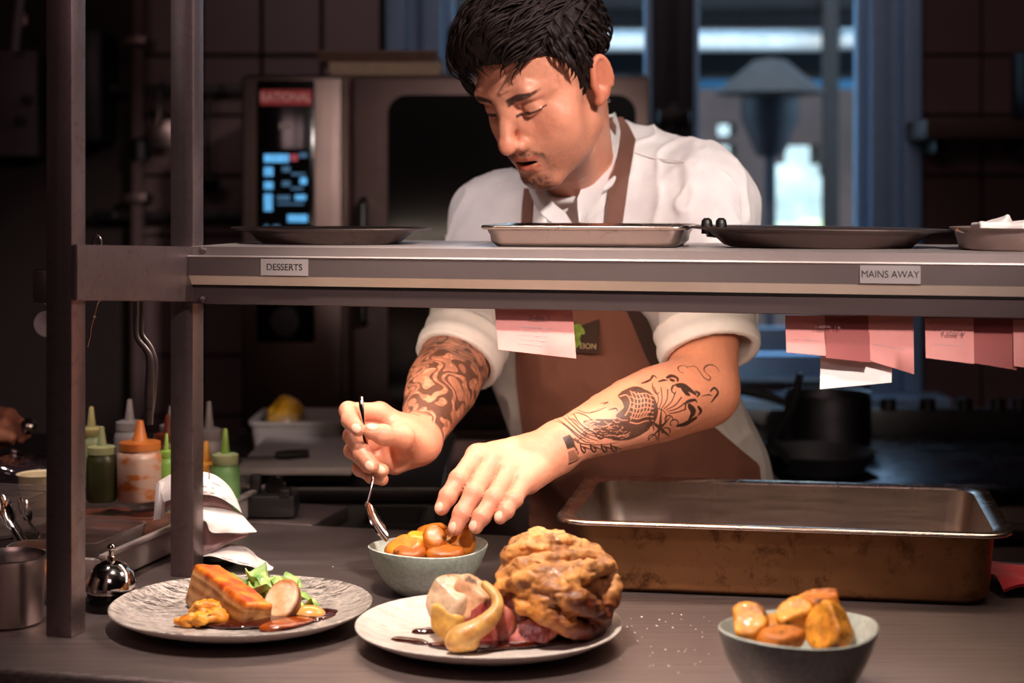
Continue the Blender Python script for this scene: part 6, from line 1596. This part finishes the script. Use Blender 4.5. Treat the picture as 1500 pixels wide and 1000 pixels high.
def lock(q0, flow, L, lift, w, drop=0, n=8):
    q = np.array(q0, float); pts = []; dr = np.array(flow, float); ln = L/n
    for k in range(n+1):
        u = (q-sc_c)/sc_r; rad = np.linalg.norm(u); nrm = u/sc_r; nrm /= np.linalg.norm(nrm)
        off = 1+(lift*math.sin(PI*min(1, .25+k/n*.65)))/.085
        pts.append(frH(sc_c+u/rad*sc_r*off))
        d = dr-nrm*(dr@nrm); d /= np.linalg.norm(d)+1e-9; q = sc_c+u/rad*sc_r+d*ln; dr = dr+np.array([rh.gauss(0, .10), rh.gauss(0, .06), -drop*k/n+rh.gauss(0, .06)])
    wd = [w*.55]+[w*(1-(.92*(k/n)**1.6)) for k in range(1, n+1)]
    lk.append(tube_vf(spline(pts, n+4), np.interp(np.linspace(0, 1, n+4), np.linspace(0, 1, n+1), wd), 5, (.55, 1.), up=frH((0, 0, 1))-HO))
for k in range(900):
    a, bb_ = rh.uniform(-1, 1), rh.uniform(-1, 1)
    # crown and top: forward sweep toward his right
    x = a*.062; y = -.075+(bb_+1)*.5*.135; r2 = (x/sc_r[0])**2+((y-sc_c[1])/sc_r[1])**2
    if r2 > .93: continue
    z = sc_c[2]+sc_r[2]*math.sqrt(1-r2)
    fwd = (y+.08)/.15
    L = rh.uniform(.035, .062) if y < .03 else rh.uniform(.03, .052)
    lock((x, y, z), (-.45-.25*rh.random()+(.25 if x > .04 else 0), .9, .0), L, rh.uniform(.018, .028)+(.006 if y > .02 else 0), rh.uniform(.0022, .0040), .08+.25*fwd)
for k in range(110):                             # fringe over the forehead, longer on his right
    x = rh.uniform(-.064, .048); f = (x+.064)/.112; y = .052+.018*(1-abs(x)/.065); r2 = (x/sc_r[0])**2+((y-sc_c[1])/sc_r[1])**2
    if r2 > .96: continue
    z = sc_c[2]+sc_r[2]*math.sqrt(1-r2)
    lock((x, y, z), (-.50+.25*f, .6, -.35), rh.uniform(.046, .066)*(1.15-.66*f), rh.uniform(.014, .024)*(1-.35*f), rh.uniform(.0024, .0042), .35, 9)
for s in (1, -1):                               # sides, combed down and back
    for k in range(150):
        y = rh.uniform(-.085, .042); z = rh.uniform(-.035, .085); r2 = ((y-sc_c[1])/sc_r[1])**2+((z-sc_c[2])/sc_r[2])**2
        if r2 > .96 or y > hbx(z)-.004: continue
        if z < .012 and -.045 < y < .004: continue
        x = s*sc_r[0]*math.sqrt(1-r2); lock((x, y, z), (0, -.25 if y < .0 else .05, -1), rh.uniform(.018, .03)*(1.2 if z > .03 else .75), .010+.01*(z > .03), rh.uniform(.0024, .0042), .1, 5)
    for k in range(26):                         # sideburn
        y = rh.uniform(.002, .015); z = rh.uniform(-.012, .012); lock((s*.0742, y, z), (0, .08, -1), rh.uniform(.014, .022), .006, .0019, .1, 4)
v_, f_ = join_vf(lk)
hl_o = pydata('hair_locks', v_, f_, M['hair'], chef); hl_o['kind'] = 'stuff'
# ear stud
e_ = frH((.0820, -.0030, -.0465)); lathe('ear_stud', [(0, -.003), (.0025, -.002), (.0034, 0), (.0025, .0022), (0, .003)], M['chrome'], chef, 16, tuple(e_))

# ---------------------------------------------------------------- shirt
m, g, b = newmat('shirt_cotton'); v = g.coord(); w = g.noise(v, 26, 3)
wv = g.add('ShaderNodeTexWave', {'Vector': g.coord(rot=(.3, .2, .1)), 'Scale': 420.0, 'Distortion': .4}).outputs[0]
setin(g, b, color=g.ramp(w, [(.3, hexc('#d6cfd0')), (.7, hexc('#e4dedd'))]), rough=.85, sheen=.15, normal=g.bump(wv, .08, .0004)); M['shirt'] = m
def folds(p):
    a = fbm(p*np.array([1, 1, .38]), 24, 3, 241); r = (1-np.abs(fbm(p*np.array([1, 1, .55])+.3, 15, 2, 243)))**6
    return .0042*a+.0052*r
torso = U(.07, ell(toW(0, -.01, .37), (.158, .105, .13), TM), ell(toW(0, .0, .19), (.155, .112, .20), TM), ell(toW(.012, -.01, .02), (.175, .125, .16), TM),
    (cap(A_(906, 218, 2.47), A_(1010, 252, 2.42), .042, .044), .05), (ell(A_(853, 520, 2.50), (.132, .10, .18)), .06),
    (cap(SL+np.array([-.02, .01, -.010]), SRr+np.array([.02, -.01, -.010]), .060, .058), .07), (cap(NB+np.array([.01, .02, -.015]), SL+np.array([-.02, .01, .012]), .048, .045), .05), (cap(NB+np.array([-.01, .02, -.02]), SRr+np.array([.02, 0, .008]), .046, .045), .05))
def sleeve(S_, E_, t1, r0, r1): e = S_+(E_-S_)*t1; return cap(S_, e, r0, r1), e
slL, cL = sleeve(SL, EL, .70, .066, .064); slR, cR = sleeve(SRr, ER, .66, .064, .058)
def cuffring(S_, E_, c, r, h, axis=None):
    d = (E_-S_)/np.linalg.norm(E_-S_) if axis is None else axis; R = r
    def f(p):
        q = p-c; a = q@d; rad = np.sqrt(np.maximum(0, (q*q).sum(1)-a*a)); x = np.abs(rad-R-.0012-.0012*np.sin(a*240))-.0054; y = np.abs(a)-h
        return np.sqrt(np.maximum(x, 0)**2+np.maximum(y, 0)**2)+np.minimum(np.maximum(x, y), 0)-.0018
    m_ = R+h+.02; return N(f, c-m_, c+m_)
axL = (EL-SL)/np.linalg.norm(EL-SL)+np.array([.24, 0, .0]); axL /= np.linalg.norm(axL)
axR = (ER-SRr)/np.linalg.norm(ER-SRr)+np.array([-.16, 0, .0]); axR /= np.linalg.norm(axR)
cLp = SL+(EL-SL)*.745+np.array([.004, 0, 0]); cRp = SRr+(ER-SRr)*.90+np.array([.006, 0, 0])
slL = cap(SL, SL+(cLp-SL)*.97, .066, .060); slR = cap(SRr, SRr+(cRp-SRr)*.95, .064, .052)
cufL = cuffring(SL, EL, cLp, .060, .019, axL); cufR = cuffring(SRr, ER, cRp, .0525, .021, axR)
shirt = U(.03, torso, (slL, .035), (slR, .035))
shirt = warp(shirt, folds, .01)
cutL = U(.0, cap(cLp+axL*-.004, cLp+axL*.2, .0565)); cutR = U(0, cap(cRp-axR*.004, cRp+axR*.2, .0495))
def plane_cut(c, ax): return N(lambda p: np.where(np.sqrt((((p-c)-((p-c)@ax)[:, None]*ax)**2).sum(1)) < .10, -((p-c)@ax-.012), .05), c-.12, c+.12)
def shirtf(p):
    d = shirt.f(p)
    for c, ax in ((cLp, axL), (cRp, axR)):
        q = p-c; a = q@ax; rad = np.sqrt(np.maximum(0, (q*q).sum(1)-a*a))
        near = (rad < .085) & (np.abs(a) < .09)
        d = np.where(near, np.maximum(d, a-.012), d)
    d = smin(d, cufL.f(p), .003); d = smin(d, cufR.f(p), .003)
    d = -smin(-d, cutL.f(p), .002); d = -smin(-d, cutR.f(p), .002)
    # neck opening: wide V toward the front
    q = (p-NB) @ TM.T; nk = cap((-.004, .004, -.02), (0, .02, .2), .0535, .07).f(q); vv = ell((-.008, .075, -.015), (.034, .07, .075)).f(q)
    d = -smin(-d, smin(nk, vv, .01), .004)
    return d
shn = N(shirtf, shirt.lo-.02, shirt.hi+.02)
lowcut = N(lambda p: np.maximum(shn.f(p), .80-p[:, 2]), shn.lo, shn.hi)
sh_o = sdf_obj('shirt', lowcut, .0036, M['shirt'], chef, None, 1)
def patch(name, rows, node, off, th, mat, parent, nu=24, nv=40, smooth=2, base=None, d0=2.12):
    """rows: list of (left px, right px, py) from top to bottom; lies on node"""
    r = np.array(rows, float); tv = np.linspace(0, 1, nv); k = np.linspace(0, 1, len(r)); L = np.interp(tv, k, r[:, 0]); R = np.interp(tv, k, r[:, 1]); Yv = np.interp(tv, k, r[:, 2])
    u = np.linspace(0, 1, nu); PX = L[:, None]*(1-u)+R[:, None]*u; PY = np.repeat(Yv[:, None], nu, 1)
    p, D_ = drape(PX, PY, node, off, d0); D_ = D_.reshape(nv, nu)
    bad = D_ > 2.93
    if bad.any():
        for i in range(nv):
            if bad[i].all(): D_[i] = D_[i-1]
            elif bad[i].any(): D_[i] = np.interp(np.arange(nu), np.flatnonzero(~bad[i]), D_[i][~bad[i]])
    for _ in range(smooth):
        E_ = np.pad(D_, 1, mode='edge'); D_ = np.minimum(D_, (E_[:-2, 1:-1]+E_[2:, 1:-1]+E_[1:-1, :-2]+E_[1:-1, 2:])/4+.0)
    g_ = np.stack([(PX-750)/2500*D_, D_, CAMZ-(PY-280)/2500*D_], -1)
    return sheet(name, g_.transpose(1, 0, 2), th, mat, parent)
tors_f = warp(torso, folds, .01)
M['apron'] = simple('apron_canvas', '#7c4e40', .85, var=.10, nscale=18, bump=.25, bscale=900)
M['edge'] = simple('apron_edging', '#35201a', .8, var=.08)
M['strap'] = simple('apron_strap', '#6e4a3e', .8, var=.08, bump=.25, bscale=900)
tshirt = ell(NB+fr*.024-tt*.044, (.075, .055, .085), TM)
tee = warp(tshirt, lambda p: .0012*fbm(p, 40, 2, 5), .002)
sdf_obj('undershirt', U(.004, tee, chain([NB+ls*.064*math.cos(w)+fr*(.018+.062*math.sin(w))+tt*(.020-.018*math.sin(w)) for w in np.linspace(-.4, PI+.4, 20)], [.0055]*20)), .003, M['shirt'], chef, None, 0)
# stand collar: two flaps that start at the nape and open to a V
def ribbon(name, cl, w, off_dir, mat, parent, th=.0022, n=26):
    """cl: centre line pixels with depth; w: widths (px) ; strip perpendicular in the picture plane"""
    c = spline([A_(*q) for q in cl], n); ww = np.interp(np.linspace(0, 1, n), np.linspace(0, 1, len(w)), w)/2500*2.35; t = np.gradient(c, axis=0); t /= np.linalg.norm(t, axis=1)[:, None]
    s = np.cross(t, np.asarray(off_dir, float)); s /= np.linalg.norm(s, axis=1)[:, None]; cr = np.cross(s, t)
    g_ = np.stack([c+s*(ww*x)[:, None]+cr*(-.0035*x*x*4*np.sign(cr[:, 1:2]))*.5 for x in np.linspace(-.5, .5, 7)], 1)
    return sheet(name, g_, th, mat, parent)
ribbon('collar', [(896, 168, 2.46), (898, 196, 2.425), (890, 230, 2.375), (874, 264, 2.335), (860, 296, 2.315), (850, 326, 2.308)], [12, 22, 28, 32, 30, 4], (-.35, -1, .25), M['shirt'], chef)
ribbon('collar', [(776, 262, 2.36), (786, 280, 2.335), (800, 304, 2.322), (822, 322, 2.315), (838, 332, 2.318)], [10, 20, 26, 24, 6], (.1, -1, .3), M['shirt'], chef)
# seams
def seam(pts, node=None):
    p, D_ = drape([q[0] for q in pts], [q[1] for q in pts], node or shn, .0006); tube('seam', spline(p, 30), .0009, M['shirt'], chef, 6)
seam([(925, 222), (960, 232), (1000, 237), (1030, 252)]); seam([(1056, 246), (1074, 262), (1084, 290), (1086, 330)]); seam([(705, 275), (730, 268), (752, 262)])
# apron bib, skirt and straps
ap = patch('apron', [(760, 905, 372), (757, 925, 430), (755, 950, 500), (757, 975, 560), (764, 1040, 620), (772, 1112, 680), (776, 1118, 740), (774, 1120, 820), (770, 1125, 960), (770, 1130, 1150)], tors_f, .005, .003, M['apron'], chef, 60, 90, 6)
patch('apron_edge', [(905, 916, 430), (925, 950, 470), (945, 968, 520), (962, 980, 552)], tors_f, .013, .002, M['edge'], chef, 6, 20, 4)
patch('apron_strap', [(886, 912, 172), (893, 921, 184), (904, 931, 204), (898, 926, 232), (893, 921, 262), (889, 916, 300), (885, 910, 340), (875, 900, 390)], shn, .003, .0022, M['strap'], chef, 8, 40, 14)
patch('apron_strap', [(768, 781, 276), (765, 780, 300), (763, 778, 340), (768, 785, 390)], shn, .003, .0022, M['strap'], chef, 6, 24, 3)
# emblem on the bib
def on_apron(px, py, off=.0095):
    p, _ = drape([px], [py], tors_f, off); return Vector(p[0])
M['em1'] = simple('emblem_green', '#7f9a3a', .8, nscale=300, var=.3); M['em2'] = simple('emblem_cream', '#b59f78', .8); M['em3'] = simple('emblem_dark', '#3a211a', .8)
emc = on_apron(856, 492, .011); en = -VA*.6+Vector((-.45, -.9, .1)); en.normalize(); ex = Vector((0, 0, 1)).cross(en); ex.normalize(); ey = en.cross(ex); EMm = Matrix((ex, ey, en)).transposed()
emb = box('emblem', emc-en*.001, (.021, .024, .0006), M['em3'], chef, EMm, bev=.0003)
for dx, dy, a, s in ((-.014, .010, .4, .011), (-.010, .000, 1.2, .010), (-.017, -.004, -.3, .009), (-.012, -.012, .8, .009), (-.004, .008, 2.2, .007)):
    bm = bmesh.new(); q = [bm.verts.new(emc+en*.0008+ex*(dx+s*(math.cos(t)*math.cos(a)-.5*math.sin(t)*math.sin(a)))+ey*(dy+s*(math.cos(t)*math.sin(a)+.5*math.sin(t)*math.cos(a)))) for t in np.linspace(0, 2*PI, 12, endpoint=False)]; bm.faces.new(q); bm_obj('leaf_mark', bm, M['em1'], emb, smooth=False)
text_obj('lettering', 'EION', .0105, emc+en*.0012+ex*.006-ey*.014, EMm, M['em2'], emb, bold=True)
# trousers and shoes, hidden by the counter
M['trouser'] = simple('dark_trousers', '#17141a', .9)
kn = [toW(s*.09, -.0, -.1)*np.array([1, 1, 1]) for s in (1, -1)]
ft = [np.array([.30, 2.56, .09]), np.array([.11, 2.66, .09])]
sdf_obj('trousers', U(.05, ell(toW(0, -.01, -.02), (.158, .108, .13), TM), *[chain([np.array([f[0], f[1]+.02, .82]), np.array([f[0], f[1]+.0, .48]), f], [.088, .066, .056]) for f in ft]), .008, M['trouser'], chef, None, 0)
for f in ft: sdf_obj('shoe', N(lambda p, f=f: np.maximum(U(.03, ell(f+np.array([0, .0, -.03]), (.048, .06, .06)), ell(f+np.array([-.03, -.08, -.055]), (.048, .11, .04))).f(p), .004-p[:, 2]), f-np.array([.15, .25, .1]), f+np.array([.15, .15, .1])), .006, M['black'], chef, None, 0)
# the spoon he holds (own thing)
spoon([A_(529, 581, 2.026), A_(530, 602, 2.022), A_(534, 640, 2.019), A_(546, 692, 2.012), A_(543, 716, 2.004), A_(538, 737, 1.997)], (.052, .0135), 'steel spoon held upright in the chef\'s hand, bowl in the sage bowl', 'spoons in use', (A_(567, 793, 1.982)-A_(538, 737, 1.997), (.75, -.35, .5)), hand=(.85, .75), rs=.92)
# ================================================================ second person: only a hand with a shiny lid comes in from the left
hb_ = [([(-14, 604, 2.62), (14, 608, 2.59), (30, 622, 2.575), (38, 636, 2.57)], [.0125, .0105, .0095, .0082]), ([(-16, 616, 2.62), (6, 624, 2.58), (20, 634, 2.57), (30, 642, 2.567)], [.012, .0105, .0095, .0082]),
       ([(-20, 630, 2.62), (-4, 640, 2.585), (8, 643, 2.575), (18, 645, 2.57)], [.0115, .010, .009, .008]), ([(-26, 640, 2.62), (-12, 648, 2.59), (-4, 650, 2.58), (4, 650, 2.577)], [.0105, .009, .0085, .0075])]
WB = A_(-75, 590, 2.66); hB = hand(WB, hb_, [(-60, 612, 2.6), (-30, 628, 2.565), (-4, 636, 2.55), (16, 640, 2.548)], [.015, .013, .011, .009])
bodyB = U(.02, hB, (chain([WB, A_(-180, 560, 2.8), A_(-300, 470, 3.0)], [.027, .042, .05]), .02))
sk2 = sdf_obj('person', bodyB, .003, M['skin'], None, lambda V: np.repeat(hc('#b5765c')[None], len(V), 0)*(1+.08*fbm(V, 60, 3, 3))[:, None], 0)
tag(sk2, 'second person at the left edge, only a hand holding a shiny lid in view', 'person')
sB = sdf_obj('shirt', warp(U(.06, cap(A_(-300, 470, 3.0), A_(-330, 300, 3.1), .075, .085), ell(A_(-400, 520, 3.2), (.2, .16, .42)), cap(A_(-400, 800, 3.2), np.array([-1.46, 3.25, .02]), .15, .1)), folds, .01), .008, M['rubber'], sk2, None, 0)
lc = A_(40, 626, 2.55); ld = empty('lid', tuple(lc))
lathe('cap', [(0, 0), (.011, 0), (.012, .002), (.012, .009), (.010, .011), (0, .011)], M['chrome'], ld, 24, tuple(lc), Matrix.Rotation(1.1, 4, 'X') @ Matrix.Rotation(.5, 4, 'Y')); lathe('knob', [(0, .011), (.004, .011), (.005, .016), (0, .018)], M['chrome'], ld, 16, tuple(lc), Matrix.Rotation(1.1, 4, 'X') @ Matrix.Rotation(.5, 4, 'Y'))
tag(ld, 'small shiny lid held by the hand at the left edge', 'lid')
